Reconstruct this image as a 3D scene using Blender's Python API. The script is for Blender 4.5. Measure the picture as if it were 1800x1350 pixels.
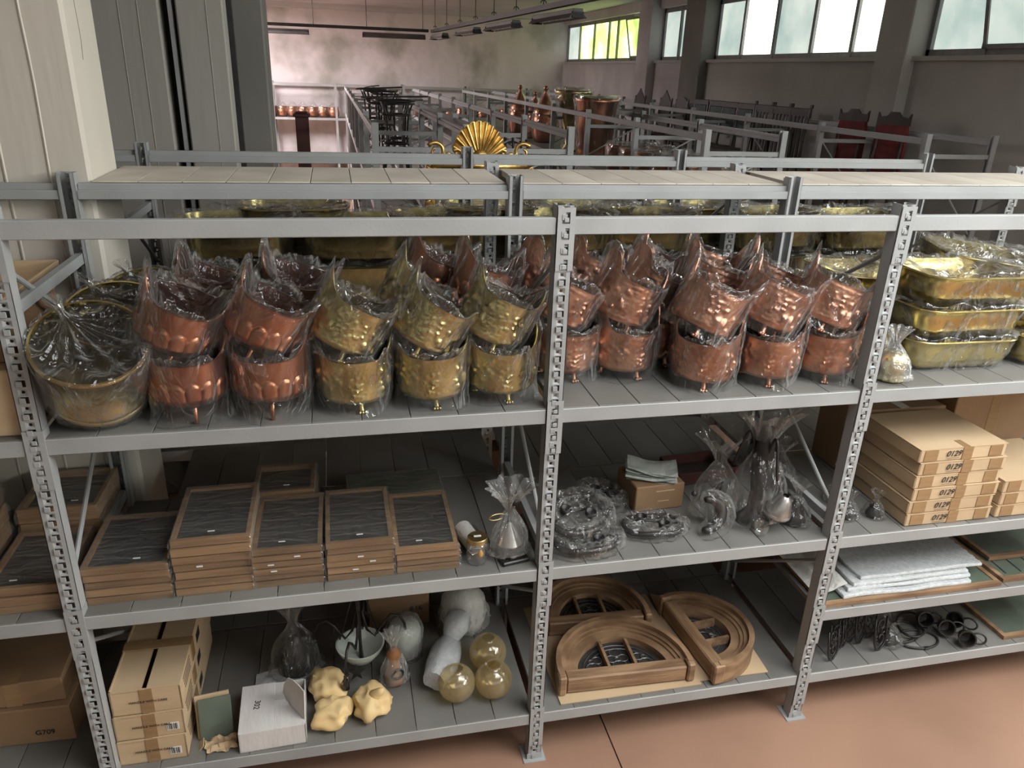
import bpy, math, random
import numpy as np
from mathutils import Vector, Matrix, noise
from math import sin, cos, pi, radians, sqrt, exp

for o in list(bpy.data.objects):
    bpy.data.objects.remove(o)
sc = bpy.context.scene
C = sc.collection
R_ = random.Random(7)

# ------------------------------------------------------------------ camera
def set_camera():
    yaw, pitch, roll = radians(-13.1178), radians(22.1637), radians(2.0328)
    fwd = Vector((-sin(yaw) * cos(pitch), cos(yaw) * cos(pitch), -sin(pitch)))
    right = Vector((cos(yaw), sin(yaw), 0))
    up = right.cross(fwd)
    r2 = right * cos(roll) + up * sin(roll)
    u2 = -right * sin(roll) + up * cos(roll)
    m = Matrix((r2, u2, -fwd)).transposed().to_4x4()
    m.translation = Vector((-0.6573, -2.1967, 2.5578))
    cd = bpy.data.cameras.new('camera')
    cd.sensor_fit = 'HORIZONTAL'
    cd.sensor_width = 36
    cd.lens = 1344.33 / 1800 * 36
    cd.clip_start = .05
    cd.clip_end = 200
    co = bpy.data.objects.new('camera', cd)
    C.objects.link(co)
    co.matrix_world = m
    sc.camera = co
set_camera()

# ------------------------------------------------------------------ world, light, exposure
SKY = 1.0          # daylight outside the windows
PANE_FAR = .75    # frosted panes in view
PANE_NEAR = 21.0    # frosted panes of the same wall nearer the stairs
FILL_FRONT = 0.5   # unseen panes added behind the photographer for light from the front
FILL_BACK = 28.0    # hidden rooflight added behind the columns to brighten the back wall
FILL_AISLE = 8.0    # unseen rooflight added over the aisle for steep light on the racks
w = bpy.data.worlds.new('overcast_sky')
sc.world = w
w.use_nodes = True
w.node_tree.nodes['Background'].inputs[0].default_value = (.85, .93, 1, 1)
w.node_tree.nodes['Background'].inputs[1].default_value = SKY
sc.view_settings.view_transform = 'Standard'
sc.view_settings.look = 'None'
sc.view_settings.gamma = 1
sc.view_settings.use_curve_mapping = False
sc.view_settings.exposure = 0.12
cy = sc.cycles
cy.max_bounces = 5
cy.diffuse_bounces = 2
cy.glossy_bounces = 3
cy.transmission_bounces = 2
cy.transparent_max_bounces = 11
cy.use_adaptive_sampling = True
cy.adaptive_threshold = .04
cy.caustics_reflective = False
cy.caustics_refractive = False
cy.sample_clamp_indirect = 3
cy.use_denoising = True
w.cycles.sampling_method = "NONE"
cy.use_light_tree = False

# ------------------------------------------------------------------ materials
def nd(nt, t, **k):
    n = nt.nodes.new(t)
    for a, v in k.items():
        setattr(n, a, v)
    return n

def pm(name, c1, c2=None, scale=6, rough=.5, metal=0, bump=0, bscale=40, stretch=(1, 1, 1), spec=.5, rvar=.1, detail=2, lo=.35, hi=.65, alpha=None, coat=0, vary=0, bdist=.01):
    m = bpy.data.materials.new(name)
    m.use_nodes = True
    nt = m.node_tree
    b = nt.nodes['Principled BSDF']
    L = nt.links.new
    c1 = tuple(c1) + (1,)
    c2 = tuple(c2) + (1,) if c2 else tuple(x * .8 for x in c1[:3]) + (1,)
    tc = nd(nt, 'ShaderNodeTexCoord')
    mp = nd(nt, 'ShaderNodeMapping')
    mp.inputs['Scale'].default_value = stretch
    L(tc.outputs['Object'], mp.inputs[0])
    if vary:
        oi = nd(nt, 'ShaderNodeObjectInfo')
        vm = nd(nt, 'ShaderNodeVectorMath', operation='SCALE')
        vm.inputs[0].default_value = (37, 19, 53)
        L(oi.outputs['Random'], vm.inputs['Scale'])
        L(vm.outputs[0], mp.inputs['Location'])
    n = nd(nt, 'ShaderNodeTexNoise')
    n.inputs['Scale'].default_value = scale
    n.inputs['Detail'].default_value = detail
    L(mp.outputs[0], n.inputs['Vector'])
    r = nd(nt, 'ShaderNodeValToRGB')
    r.color_ramp.elements[0].position = lo
    r.color_ramp.elements[1].position = hi
    r.color_ramp.elements[0].color = c2
    r.color_ramp.elements[1].color = c1
    L(n.outputs['Fac'], r.inputs[0])
    out = r.outputs[0]
    if vary:
        hs = nd(nt, 'ShaderNodeHueSaturation')
        mr = nd(nt, 'ShaderNodeMapRange')
        mr.inputs['To Min'].default_value = 1 - vary
        mr.inputs['To Max'].default_value = 1 + vary
        L(oi.outputs['Random'], mr.inputs['Value'])
        L(mr.outputs[0], hs.inputs['Value'])
        L(out, hs.inputs['Color'])
        out = hs.outputs[0]
    L(out, b.inputs['Base Color'])
    b.inputs['Metallic'].default_value = metal
    b.inputs['Specular IOR Level'].default_value = spec
    b.inputs['Coat Weight'].default_value = coat
    mr2 = nd(nt, 'ShaderNodeMapRange')
    mr2.inputs['To Min'].default_value = max(.02, rough - rvar)
    mr2.inputs['To Max'].default_value = rough + rvar
    L(n.outputs['Fac'], mr2.inputs['Value'])
    L(mr2.outputs[0], b.inputs['Roughness'])
    if bump:
        n2 = nd(nt, 'ShaderNodeTexNoise')
        n2.inputs['Scale'].default_value = bscale
        n2.inputs["Detail"].default_value = 1.5
        L(mp.outputs[0], n2.inputs['Vector'])
        bp = nd(nt, 'ShaderNodeBump')
        bp.inputs['Strength'].default_value = bump
        bp.inputs['Distance'].default_value = bdist
        L(n2.outputs['Fac'], bp.inputs['Height'])
        L(bp.outputs[0], b.inputs['Normal'])
    return m

def film(name, base=.06, edge=.45, tint=(.93, .93, .9), rough=.14, milk=.35, bscale=18, bstr=.5, stretch=(1, 1, .35), bdist=.02, tcol=(.97, .97, .96), crease=.9):
    """thin clear plastic: mostly see-through, shiny on its creases"""
    m = bpy.data.materials.new(name)
    m.use_nodes = True
    nt = m.node_tree
    nt.nodes.clear()
    L = nt.links.new
    out = nd(nt, 'ShaderNodeOutputMaterial')
    tc = nd(nt, 'ShaderNodeTexCoord')
    mp = nd(nt, 'ShaderNodeMapping')
    mp.inputs['Scale'].default_value = stretch
    mp.inputs['Rotation'].default_value = (.3, .5, .2)
    L(tc.outputs['Object'], mp.inputs[0])
    n = nd(nt, 'ShaderNodeTexNoise')
    n.inputs['Scale'].default_value = bscale
    n.inputs['Detail'].default_value = 3
    n.inputs['Distortion'].default_value = 1.2
    L(mp.outputs[0], n.inputs['Vector'])
    bp = nd(nt, 'ShaderNodeBump')
    bp.inputs['Strength'].default_value = bstr
    bp.inputs['Distance'].default_value = bdist
    vo = nd(nt, 'ShaderNodeTexVoronoi')
    vo.inputs['Scale'].default_value = bscale * 1.1
    va = nd(nt, 'ShaderNodeVectorMath', operation='MULTIPLY_ADD')
    va.inputs[1].default_value = (.12, .12, .12)
    L(n.outputs['Color'], va.inputs[0])
    L(mp.outputs[0], va.inputs[2])
    L(va.outputs[0], vo.inputs['Vector'])
    hm = nd(nt, 'ShaderNodeMath', operation='MULTIPLY_ADD')
    hm.inputs[1].default_value = crease
    L(vo.outputs['Distance'], hm.inputs[0])
    L(n.outputs['Fac'], hm.inputs[2])
    L(hm.outputs[0], bp.inputs['Height'])
    lw = nd(nt, 'ShaderNodeLayerWeight')
    lw.inputs['Blend'].default_value = .35
    L(bp.outputs[0], lw.inputs['Normal'])
    pw = nd(nt, 'ShaderNodeMath', operation='POWER')
    pw.inputs[1].default_value = 2.0
    L(lw.outputs['Facing'], pw.inputs[0])
    mr = nd(nt, 'ShaderNodeMapRange')
    mr.inputs['To Min'].default_value = base
    mr.inputs['To Max'].default_value = edge
    L(pw.outputs[0], mr.inputs['Value'])
    tr = nd(nt, 'ShaderNodeBsdfTransparent')
    tr.inputs[0].default_value = tuple(tcol) + (1,)
    gl = nd(nt, 'ShaderNodeBsdfGlossy')
    gl.inputs['Color'].default_value = (1, 1, 1, 1)
    gl.inputs['Roughness'].default_value = rough
    L(bp.outputs[0], gl.inputs['Normal'])
    df = nd(nt, 'ShaderNodeBsdfDiffuse')
    df.inputs['Color'].default_value = tuple(tint) + (1,)
    mx = nd(nt, 'ShaderNodeMixShader')
    mx.inputs[0].default_value = milk
    L(gl.outputs[0], mx.inputs[1])
    L(df.outputs[0], mx.inputs[2])
    m2 = nd(nt, 'ShaderNodeMixShader')
    L(mr.outputs[0], m2.inputs[0])
    L(tr.outputs[0], m2.inputs[1])
    L(mx.outputs[0], m2.inputs[2])
    L(m2.outputs[0], out.inputs['Surface'])
    return m

def pane_mat(name, strength, ca, cb, cc, scale=1.2):
    """daylit frosted glass: glows with the light outside, tinted by what stands behind it"""
    m = bpy.data.materials.new(name)
    m.use_nodes = True
    nt = m.node_tree
    L = nt.links.new
    b = nt.nodes['Principled BSDF']
    b.inputs['Base Color'].default_value = (.5, .55, .53, 1)
    b.inputs['Roughness'].default_value = .25
    g = nd(nt, 'ShaderNodeNewGeometry')
    n = nd(nt, 'ShaderNodeTexNoise')
    n.inputs['Scale'].default_value = scale
    n.inputs['Detail'].default_value = 6
    n.inputs['Roughness'].default_value = .6
    L(g.outputs['Position'], n.inputs['Vector'])
    r = nd(nt, 'ShaderNodeValToRGB')
    e = r.color_ramp.elements
    e[0].position, e[1].position = .36, .66
    e[0].color, e[1].color = tuple(ca) + (1,), tuple(cc) + (1,)
    x = e.new(.5)
    x.color = tuple(cb) + (1,)
    L(n.outputs['Fac'], r.inputs[0])
    L(r.outputs[0], b.inputs['Emission Color'])
    b.inputs['Emission Strength'].default_value = strength
    return m

M = {}
M['rack'] = pm('rack_grey_paint', (.395, .405, .40), (.35, .36, .355), 5, .42, 0, .05, 90, vary=.05)
M['rack_in'] = pm('galvanised_steel', (.38, .40, .41), (.30, .32, .33), 20, .38, .55)
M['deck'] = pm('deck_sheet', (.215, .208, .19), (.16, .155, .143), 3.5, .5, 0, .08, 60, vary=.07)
M['bridge'] = pm('lit_deck_sheet', (.74, .68, .58), (.60, .55, .47), 4, .7, 0, .1, 50, vary=.06)  # window light on the top sheets put into this paler colour
M['copper'] = pm('copper', (.60, .28, .165), (.36, .15, .085), 9, .32, 1, .3, 60, (1, 1, .15), bdist=.003, vary=.08)
M['copper_b'] = pm('pale_copper', (.70, .38, .255), (.42, .21, .14), 14, .36, 1, .5, 80, bdist=.003, vary=.06)
M['brass'] = pm('brass', (.70, .60, .28), (.42, .35, .15), 14, .30, 1, .5, 95, bdist=.003, vary=.06)
M['brass_s'] = pm('smooth_brass', (.74, .62, .28), (.56, .46, .20), 5, .24, 1, .12, 14, (1, 1, .25), bdist=.004, vary=.06)
M['brass_d'] = pm('dull_brass', (.60, .51, .23), (.38, .32, .14), 6, .24, 1, .2, 12, bdist=.004, vary=.1)
M['copper_in'] = pm('shaded_copper_inside', (.17, .07, .05), (.09, .04, .03), 12, .4, .8)  # shade inside the copper planters put into a darker metal colour
M['brass_in'] = pm('shaded_brass_inside', (.16, .125, .06), (.09, .07, .035), 12, .4, .8)  # same for brass planters and buckets: inner shade held in the colour
M['blackbase'] = pm('black_underside', (.02, .02, .022), (.012, .012, .012), 20, .4)
M['bag'] = film('clear_bag', .05, .9, rough=.09, milk=.2, bscale=8, bstr=.85, bdist=.06, stretch=(1.2, 1.2, .6), crease=.55)
M['bagmilk'] = film('milky_bag', .16, .62, rough=.16, milk=.6, bscale=14, bstr=.8, bdist=.03)
M['shrink'] = film('shrink_film', .09, .55, rough=.10, milk=.28, bscale=16, bstr=.8, stretch=(.35, 1.4, 1), bdist=.02, crease=.3)
M['concrete'] = pm('board_marked_concrete', (.66, .61, .525), (.57, .525, .45), 2.2, .8, 0, .35, 22, (1, 1, .12))
M['concrete_d'] = pm('grey_concrete', (.40, .375, .335), (.34, .32, .285), 1.6, .85, 0, .3, 16, (1, 1, .2))
M['concrete_k'] = pm('dark_concrete', (.24, .225, .20), (.19, .18, .16), 1.6, .85, 0, .3, 16)
M['black'] = pm('black_rubber', (.012, .012, .012), (.02, .02, .02), 12, .6)
M['iron'] = pm('black_wrought_iron', (.022, .021, .02), (.035, .032, .03), 30, .38, .3)
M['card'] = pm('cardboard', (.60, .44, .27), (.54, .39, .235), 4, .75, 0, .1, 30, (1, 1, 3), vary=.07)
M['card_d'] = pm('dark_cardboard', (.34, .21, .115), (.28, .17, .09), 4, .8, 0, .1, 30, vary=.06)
M['tape'] = pm('brown_packing_tape', (.36, .225, .11), (.32, .20, .10), 14, .22, 0, .15, 20, (1, 4, 4))
M['card_w'] = pm('white_cardboard', (.74, .71, .68), (.68, .65, .62), 5, .7, 0, .1, 24, (4, 1, 1))
M['ink'] = pm('black_ink', (.02, .018, .018), (.03, .03, .03), 30, .6)
M['inkb'] = pm('faded_blue_ink', (.05, .07, .09), (.06, .08, .10), 30, .6)
M['paper'] = pm('paper_label', (.8, .79, .75), (.75, .74, .7), 30, .6)
M['frame'] = pm('frame_wood', (.33, .195, .09), (.22, .125, .06), 7, .42, 0, .1, 30, (.5, 4, 8), vary=.30)
M['frameglass'] = pm('dark_frame_panel', (.045, .04, .037), (.03, .027, .025), 8, .3, 0, .05, 20)
M['pine'] = pm('old_pine', (.36, .225, .125), (.19, .11, .06), 5, .55, 0, .25, 30, (1, 6, 6), vary=.05)
M['pine_r'] = pm('old_pine_curved', (.36, .225, .125), (.19, .11, .06), 9, .55, 0, .25, 24, (1, 1, 3))
M['lead'] = pm('lead_came', (.16, .16, .155), (.11, .11, .11), 30, .4, .6)
M['leadglass'] = pm('dark_leaded_glass', (.03, .035, .035), (.055, .05, .045), 14, .12, 0, .3, 20)
M['bubble'] = pm('bubble_wrap', (.60, .62, .62), (.50, .52, .52), 40, .18, 0, .9, 220, rvar=.06, bdist=.004, spec=.8)
M['foam'] = pm('white_foam_wrap', (.78, .77, .72), (.68, .67, .62), 20, .35, 0, .4, 60)
M['yellow'] = pm('yellow_foam_wrap', (.80, .60, .30), (.74, .52, .24), 6, .6, 0, .15, 20)
M['floor'] = pm('terracotta_resin_floor', (.38, .222, .15), (.31, .18, .122), 1.3, .42, 0, .06, 60, detail=8)
M['joint'] = pm('floor_joint', (.06, .045, .04), (.04, .03, .03), 9, .8)
M['plaster'] = pm('old_limewash_plaster', (.74, .67, .66), (.42, .40, .35), 1.1, .9, 0, .7, 3.2, detail=10, lo=.33, hi=.52, bdist=.06)
M['wallgrey'] = pm('grey_render', (.50, .475, .43), (.42, .40, .365), 1.1, .9, 0, .3, 8, detail=8)
M['wallpink'] = pm('whitewashed_render', (.60, .55, .55), (.46, .42, .42), 1.4, .9, 0, .3, 8, detail=9)
M['ceiling'] = pm('limewashed_ceiling', (.60, .57, .57), (.50, .47, .47), .8, .9, 0, .2, 5)
M['winframe'] = pm('window_frame_paint', (.22, .21, .205), (.17, .165, .16), 9, .5)
M['redsteel'] = pm('dark_red_steel', (.085, .025, .02), (.065, .02, .016), 8, .5)
M['rail'] = pm('dark_cable_duct', (.045, .043, .04), (.03, .03, .028), 9, .5)
M['lampbody'] = pm('lamp_housing', (.16, .155, .15), (.12, .12, .115), 9, .5)
M['tube'] = pm('fluorescent_tube', (.85, .86, .85), (.8, .8, .8), 9, .25)
M['gold'] = pm('gilt_wood', (.78, .52, .17), (.40, .24, .07), 16, .32, .9, .4, 40, bdist=.004)
M['mirror'] = pm('mirror_glass', (.75, .76, .75), (.7, .7, .7), 3, .03, 1)
M['darkwood'] = pm('dark_wood', (.055, .04, .032), (.035, .026, .02), 8, .45, 0, .1, 20, (1, 1, .2))
M['redcloth'] = pm('dark_red_upholstery', (.19, .035, .035), (.14, .025, .025), 12, .8)
M['teal'] = pm('worn_green_seat', (.07, .10, .10), (.05, .07, .07), 12, .6)
M['glassjar'] = film('jar_glass', .18, .8, rough=.03, milk=.05, bstr=.02, crease=0)
M['globe'] = film('amber_glass', .20, .62, tint=(.74, .64, .42), rough=.06, milk=.6, bscale=70, bstr=.2, stretch=(1, 1, 1), bdist=.004, crease=0, tcol=(.96, .90, .74))
M['lidgold'] = pm('gold_lid', (.75, .58, .28), (.6, .46, .22), 30, .3, 1)
M['white'] = pm('white_ceramic', (.72, .74, .68), (.6, .66, .58), 9, .3)
M['chrome'] = pm('steel_fitting', (.55, .54, .52), (.42, .41, .4), 30, .3, .9)
M['amberthing'] = pm('amber_bulb', (.75, .42, .05), (.6, .33, .04), 30, .3)
M['greenpanel'] = pm('green_glass_panel', (.14, .17, .13), (.09, .115, .09), 5, .18, 0, .1, 10)
M['orangebag'] = pm('orange_cloth', (.45, .2, .07), (.3, .13, .05), 9, .7)
M['plas'] = pm('stack_of_clear_bags', (.62, .65, .60), (.48, .52, .47), 6, .25, 0, .3, 14, (3, 1, 1))
WHITE = (1.0, 1.0, .96)
M['pane_g'] = pane_mat('pane_green', PANE_FAR * 2.8, (.26, .46, .07), (.58, .80, .22), (1, 1, .72), 1.6)
M['pane_b'] = pane_mat('pane_pale', PANE_FAR, (.42, .58, .55), (.70, .82, .74), (.95, 1, .9), 1.1)
M['pane_w'] = pane_mat('pane_white', PANE_FAR * 4, (.50, .58, .50), (.80, .86, .76), (1, 1, .95), .7)
M['pane_near'] = pane_mat('pane_near_stairs', PANE_NEAR, (.85, .9, .88), (.92, .96, .92), (1, 1, .96), .7)
M['fill_back'] = pane_mat('added_glow_back', FILL_BACK, (1, .90, .95), (1, .92, .96), (1, .95, .97), .7)
M['fill_aisle'] = pane_mat('added_glow_aisle', FILL_AISLE, (.95, .97, 1), (.98, .99, 1), (1, 1, 1), .7)
M['fill_front'] = pane_mat('added_glow_front', FILL_FRONT, (.95, .95, .92), (1, .98, .94), (1, 1, .97), .7)

# ------------------------------------------------------------------ mesh helpers
class MB:
    def __init__(s):
        s.v, s.f = [], []
    def add(s, vs, fs, mtx=None):
        b = len(s.v)
        if mtx is not None:
            vs = [mtx @ Vector(p) for p in vs]
        s.v += [tuple(p) for p in vs]
        s.f += [tuple(b + i for i in f) for f in fs]
        return s
    def box(s, x0, x1, y0, y1, z0, z1, c=0, mtx=None):
        if c <= 0:
            vs = [(x, y, z) for z in (z0, z1) for y in (y0, y1) for x in (x0, x1)]
            fs = [(0, 2, 3, 1), (4, 5, 7, 6), (0, 1, 5, 4), (2, 6, 7, 3), (0, 4, 6, 2), (1, 3, 7, 5)]
            return s.add(vs, fs, mtx)
        vs = []
        idx = {}
        for iz, z in enumerate((z0, z1)):
            for iy, y in enumerate((y0, y1)):
                for ix, x in enumerate((x0, x1)):
                    dx, dy, dz = (c if not ix else -c), (c if not iy else -c), (c if not iz else -c)
                    idx[ix, iy, iz, 0] = len(vs); vs.append((x, y + dy, z + dz))
                    idx[ix, iy, iz, 1] = len(vs); vs.append((x + dx, y, z + dz))
                    idx[ix, iy, iz, 2] = len(vs); vs.append((x + dx, y + dy, z))
        fs = []
        q = [(0, 0), (1, 0), (1, 1), (0, 1)]
        for k in (0, 1):
            fs.append([idx[k, a, b, 0] for a, b in (q if k else q[::-1])])
            fs.append([idx[a, k, b, 1] for a, b in (q[::-1] if k else q)])
            fs.append([idx[a, b, k, 2] for a, b in (q if k else q[::-1])])
        for a in (0, 1):
            for b in (0, 1):
                fs.append([idx[0, a, b, 1], idx[1, a, b, 1], idx[1, a, b, 2], idx[0, a, b, 2]])
                fs.append([idx[a, 0, b, 0], idx[a, 1, b, 0], idx[a, 1, b, 2], idx[a, 0, b, 2]])
                fs.append([idx[a, b, 0, 0], idx[a, b, 1, 0], idx[a, b, 1, 1], idx[a, b, 0, 1]])
                for d in (0, 1):
                    fs.append([idx[a, b, d, 0], idx[a, b, d, 1], idx[a, b, d, 2]])
        return s.add(vs, fs, mtx)
    def tube(s, pts, r, n=6, caps=True, closed=False):
        pts = [Vector(p) for p in pts]
        m = len(pts)
        rs = r if isinstance(r, (list, tuple)) else [r] * m
        vs, fs = [], []
        ref = None
        for i, p in enumerate(pts):
            if closed:
                t = pts[(i + 1) % m] - pts[i - 1]
            else:
                t = pts[min(i + 1, m - 1)] - pts[max(i - 1, 0)]
            t = t.normalized() if t.length > 1e-9 else Vector((0, 0, 1))
            if ref is None:
                ref = Vector((0, 0, 1)) if abs(t.z) < .9 else Vector((1, 0, 0))
            a = (ref - t * ref.dot(t))
            a = a.normalized() if a.length > 1e-6 else t.orthogonal().normalized()
            ref = a
            b = t.cross(a)
            for k in range(n):
                g = 2 * pi * k / n
                vs.append(p + (a * cos(g) + b * sin(g)) * rs[i])
        for i in range(m if closed else m - 1):
            j = (i + 1) % m
            for k in range(n):
                fs.append((i * n + k, i * n + (k + 1) % n, j * n + (k + 1) % n, j * n + k))
        if caps and not closed:
            fs.append(tuple(range(n))[::-1])
            fs.append(tuple((m - 1) * n + k for k in range(n)))
        return s.add(vs, fs)
    def lathe(s, prof, n=32, mtx=None):
        """prof: (r, z) list"""
        vs, fs = [], []
        for r, z in prof:
            for k in range(n):
                a = 2 * pi * k / n
                vs.append((r * cos(a), r * sin(a), z))
        for i in range(len(prof) - 1):
            for k in range(n):
                fs.append((i * n + k, i * n + (k + 1) % n, (i + 1) * n + (k + 1) % n, (i + 1) * n + k))
        return s.add(vs, fs, mtx)
    def prism(s, poly, z0, z1, mtx=None):
        n = len(poly)
        vs = [(x, y, z0) for x, y in poly] + [(x, y, z1) for x, y in poly]
        fs = [tuple(range(n))[::-1], tuple(range(n, 2 * n))] + [(i, (i + 1) % n, n + (i + 1) % n, n + i) for i in range(n)]
        return s.add(vs, fs, mtx)
    def ring(s, outer, inner, z0, z1, closed=False, mtx=None):
        """strip between two polylines of equal length, extruded z0..z1"""
        n = len(outer)
        vs = [(x, y, z) for z in (z0, z1) for L in (outer, inner) for x, y in L]
        o0, i0, o1, i1 = 0, n, 2 * n, 3 * n
        fs = []
        for k in range(n if closed else n - 1):
            j = (k + 1) % n
            fs += [(o1 + k, o1 + j, i1 + j, i1 + k), (o0 + j, o0 + k, i0 + k, i0 + j), (o0 + k, o0 + j, o1 + j, o1 + k), (i0 + j, i0 + k, i1 + k, i1 + j)]
        if not closed:
            fs += [(o0, o1, i1, i0), (o0 + n - 1, i0 + n - 1, i1 + n - 1, o1 + n - 1)]
        return s.add(vs, fs, mtx)
    def gridf(s, fn, nu, nv, closed=False):
        vs = [fn(i / (nu if closed else nu - 1), j / (nv - 1)) for j in range(nv) for i in range(nu)]
        fs = []
        for j in range(nv - 1):
            for i in range(nu if closed else nu - 1):
                i2 = (i + 1) % nu
                fs.append((j * nu + i, j * nu + i2, (j + 1) * nu + i2, (j + 1) * nu + i))
        return s.add(vs, fs)
    def mesh(s, name, mat, smooth=False):
        me = bpy.data.meshes.new(name)
        me.from_pydata(s.v, [], s.f)
        me.validate()
        if smooth:
            if smooth is True:
                me.polygons.foreach_set('use_smooth', [True] * len(me.polygons))
            else:
                me.polygons.foreach_set('use_smooth', [True] * len(me.polygons))
                me.set_sharp_from_angle(angle=radians(smooth))
        me.materials.append(M[mat] if isinstance(mat, str) else mat)
        me.update()
        return me

def ob(name, mb, mat=None, parent=None, loc=None, rot=None, smooth=False):
    me = mb.mesh(name, mat, smooth) if isinstance(mb, MB) else mb
    o = bpy.data.objects.new(name, me)
    C.objects.link(o)
    if parent is not None:
        o.parent = parent
    if loc is not None:
        o.location = loc
    if rot is not None:
        o.rotation_euler = rot
    return o

def tag(o, label, cat, group=None):
    o['label'] = label
    o['category'] = cat
    if group:
        o['group'] = group
    return o

def thing(name, label, cat, loc=(0, 0, 0), rot=(0, 0, 0), group=None):
    o = bpy.data.objects.new(name, None)
    C.objects.link(o)
    o.empty_display_size = .05
    o.location = loc
    o.rotation_euler = rot
    return tag(o, label, cat, group)

def struct(name, mb, mat, smooth=False, label=None):
    o = ob(name, mb, mat, smooth=smooth)
    o['kind'] = 'structure'
    if label:
        o['label'] = label
    return o

def kids(o):
    return list(o.children)

KID = {}
def dup(root, label, loc, rot=(0, 0, 0), group=None, scale=None):
    if root.name not in KID:
        KID[root.name] = [(c, kids(c)) for c in kids(root)]
    r = root.copy()
    C.objects.link(r)
    r.location = loc
    r.rotation_euler = rot
    if scale:
        r.scale = (scale,) * 3 if not isinstance(scale, tuple) else scale
    r['label'] = label
    if group:
        r['group'] = group
    for c, gs in KID[root.name]:
        d = c.copy()
        C.objects.link(d)
        d.parent = r
        for g in gs:
            e = g.copy()
            C.objects.link(e)
            e.parent = d
    return r

def nz(x, y, z, s=1.0):
    return noise.noise(Vector((x * s, y * s, z * s)))

def wrinkle(mb, amp, freq, seed=0, ridged=True):
    """push every vertex by ridged noise along its position from the centroid"""
    c = Vector((sum(v[0] for v in mb.v), sum(v[1] for v in mb.v), sum(v[2] for v in mb.v))) / len(mb.v)
    out = []
    for v in mb.v:
        p = Vector(v)
        d = p - c
        n = noise.noise(p * freq + Vector((seed * 3.1, seed * 1.7, seed)))
        n2 = noise.noise(p * freq * 2.3 + Vector((seed, seed * 2.7, 5)))
        k = (1 - abs(n) * 2) * .7 + n2 * .5 if ridged else n + n2 * .5
        out.append(tuple(p + d.normalized() * (amp * k)))
    mb.v = out
    return mb

# ------------------------------------------------------------------ the room
XW, YB, YF, ZC = 5.05, 17.9, -6.6, 3.86
ZS, ZT = 2.84, 3.63

def build_room():
    fl = struct('floor', MB().box(-6, XW + .3, YF, YB, -.12, -.012), 'joint', label='terracotta coloured resin floor')
    xs = [-6, -3.43, -.33 + .0, 2.67, XW + .3]
    xs = [-6, -2.66, .335, 3.335, XW + .3]
    ys = [YF, -4.4, -1.4, 2.2, 5.2, 8.2, 11.2, 14.2, YB]
    for i in range(4):
        for j in range(8):
            ob('floor_slab', MB().box(xs[i] + .003, xs[i + 1] - .003, ys[j] + .003, ys[j + 1] - .003, -.012, 0), 'floor', fl)
    RX0, RX1, RY0, RY1 = .2, 4.0, -3.0, -.8
    struct('ceiling', MB().box(-6, XW + .3, RY1, 12.4, ZC, ZC + .15).box(-6, XW + .3, 15.4, YB, ZC, ZC + .15).box(-2.35, XW + .3, 12.4, 15.4, ZC, ZC + .15).box(-6, XW + .3, YF, RY0, ZC, ZC + .15).box(-6, RX0, RY0, RY1, ZC, ZC + .15).box(RX1, XW + .3, RY0, RY1, ZC, ZC + .15), 'ceiling')
    rl = struct('window_8', MB().box(-6, -2.35, 13.88, 13.92, ZC + .1, ZC + .2), 'winframe', label='unseen rooflight added to light the back wall')
    for a, b in ((12.4, 13.88), (13.92, 15.4)):
        ob('pane', MB().box(-6, -2.35, a, b, ZC + .15, ZC + .158), 'fill_back', rl)
    rf = struct('window_9', MB().box(RX0, RX1, RY0, RY0 + .05, ZC + .15, ZC + .22).box(RX0, RX1, RY1 - .05, RY1, ZC + .15, ZC + .22), 'winframe', label='unseen rooflight added to light the aisle')
    for k in range(4):
        a = RX0 + k * (RX1 - RX0) / 4
        b = a + (RX1 - RX0) / 4
        ob('glazing_bar', MB().box(a - .02, a + .02, RY0, RY1, ZC + .15, ZC + .22), 'winframe', rf)
        ob('pane', MB().box(a + .02, b - .02, RY0 + .05, RY1 - .05, ZC + .18, ZC + .188), 'fill_aisle', rf)
    struct('wall_back', MB().box(-6, XW + .3, YB, YB + .2, 0, ZC), 'plaster')
    struct('trim_1', MB().box(-6, XW, YB - .35, YB - .002, ZC - .10, ZC), 'ceiling', label='limewashed beam along the head of the back wall')
    struct('wall_left', MB().box(-6.2, -6, YF, YB, 0, ZC), 'concrete_d')
    # wall behind the stairs, with a window band added for front light
    struct('wall_front', MB().box(-6, XW + .3, YF - .2, YF, 0, 1.9).box(-6, XW + .3, YF - .2, YF, 3.75, ZC), 'wallgrey')
    # right wall: below and above the window band, piers between
    struct('wall_right', MB().box(XW, XW + .25, YF, 9.72, 0, ZS).box(XW, XW + .25, YF, 9.72, ZT + .05, ZC), 'wallgrey')
    struct('wall_right.001', MB().box(XW, XW + .25, 9.72, YB, 0, ZS).box(XW, XW + .25, 9.72, YB, ZT + .05, ZC), 'wallpink')
    for k, (a, b, d, mt) in enumerate([(11.84, 12.42, .16, 'wallpink'), (9.72, 10.42, .14, 'concrete_k'), (5.06, 5.54, .12, 'wallgrey'), (.95, 1.5, .12, 'wallgrey'), (-3.5, -3.0, .12, 'wallgrey')]):
        struct('pillar', MB().box(XW - d, XW + .25, a, b, 0, ZC, .01), mt, label='concrete pier between the windows')

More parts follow.
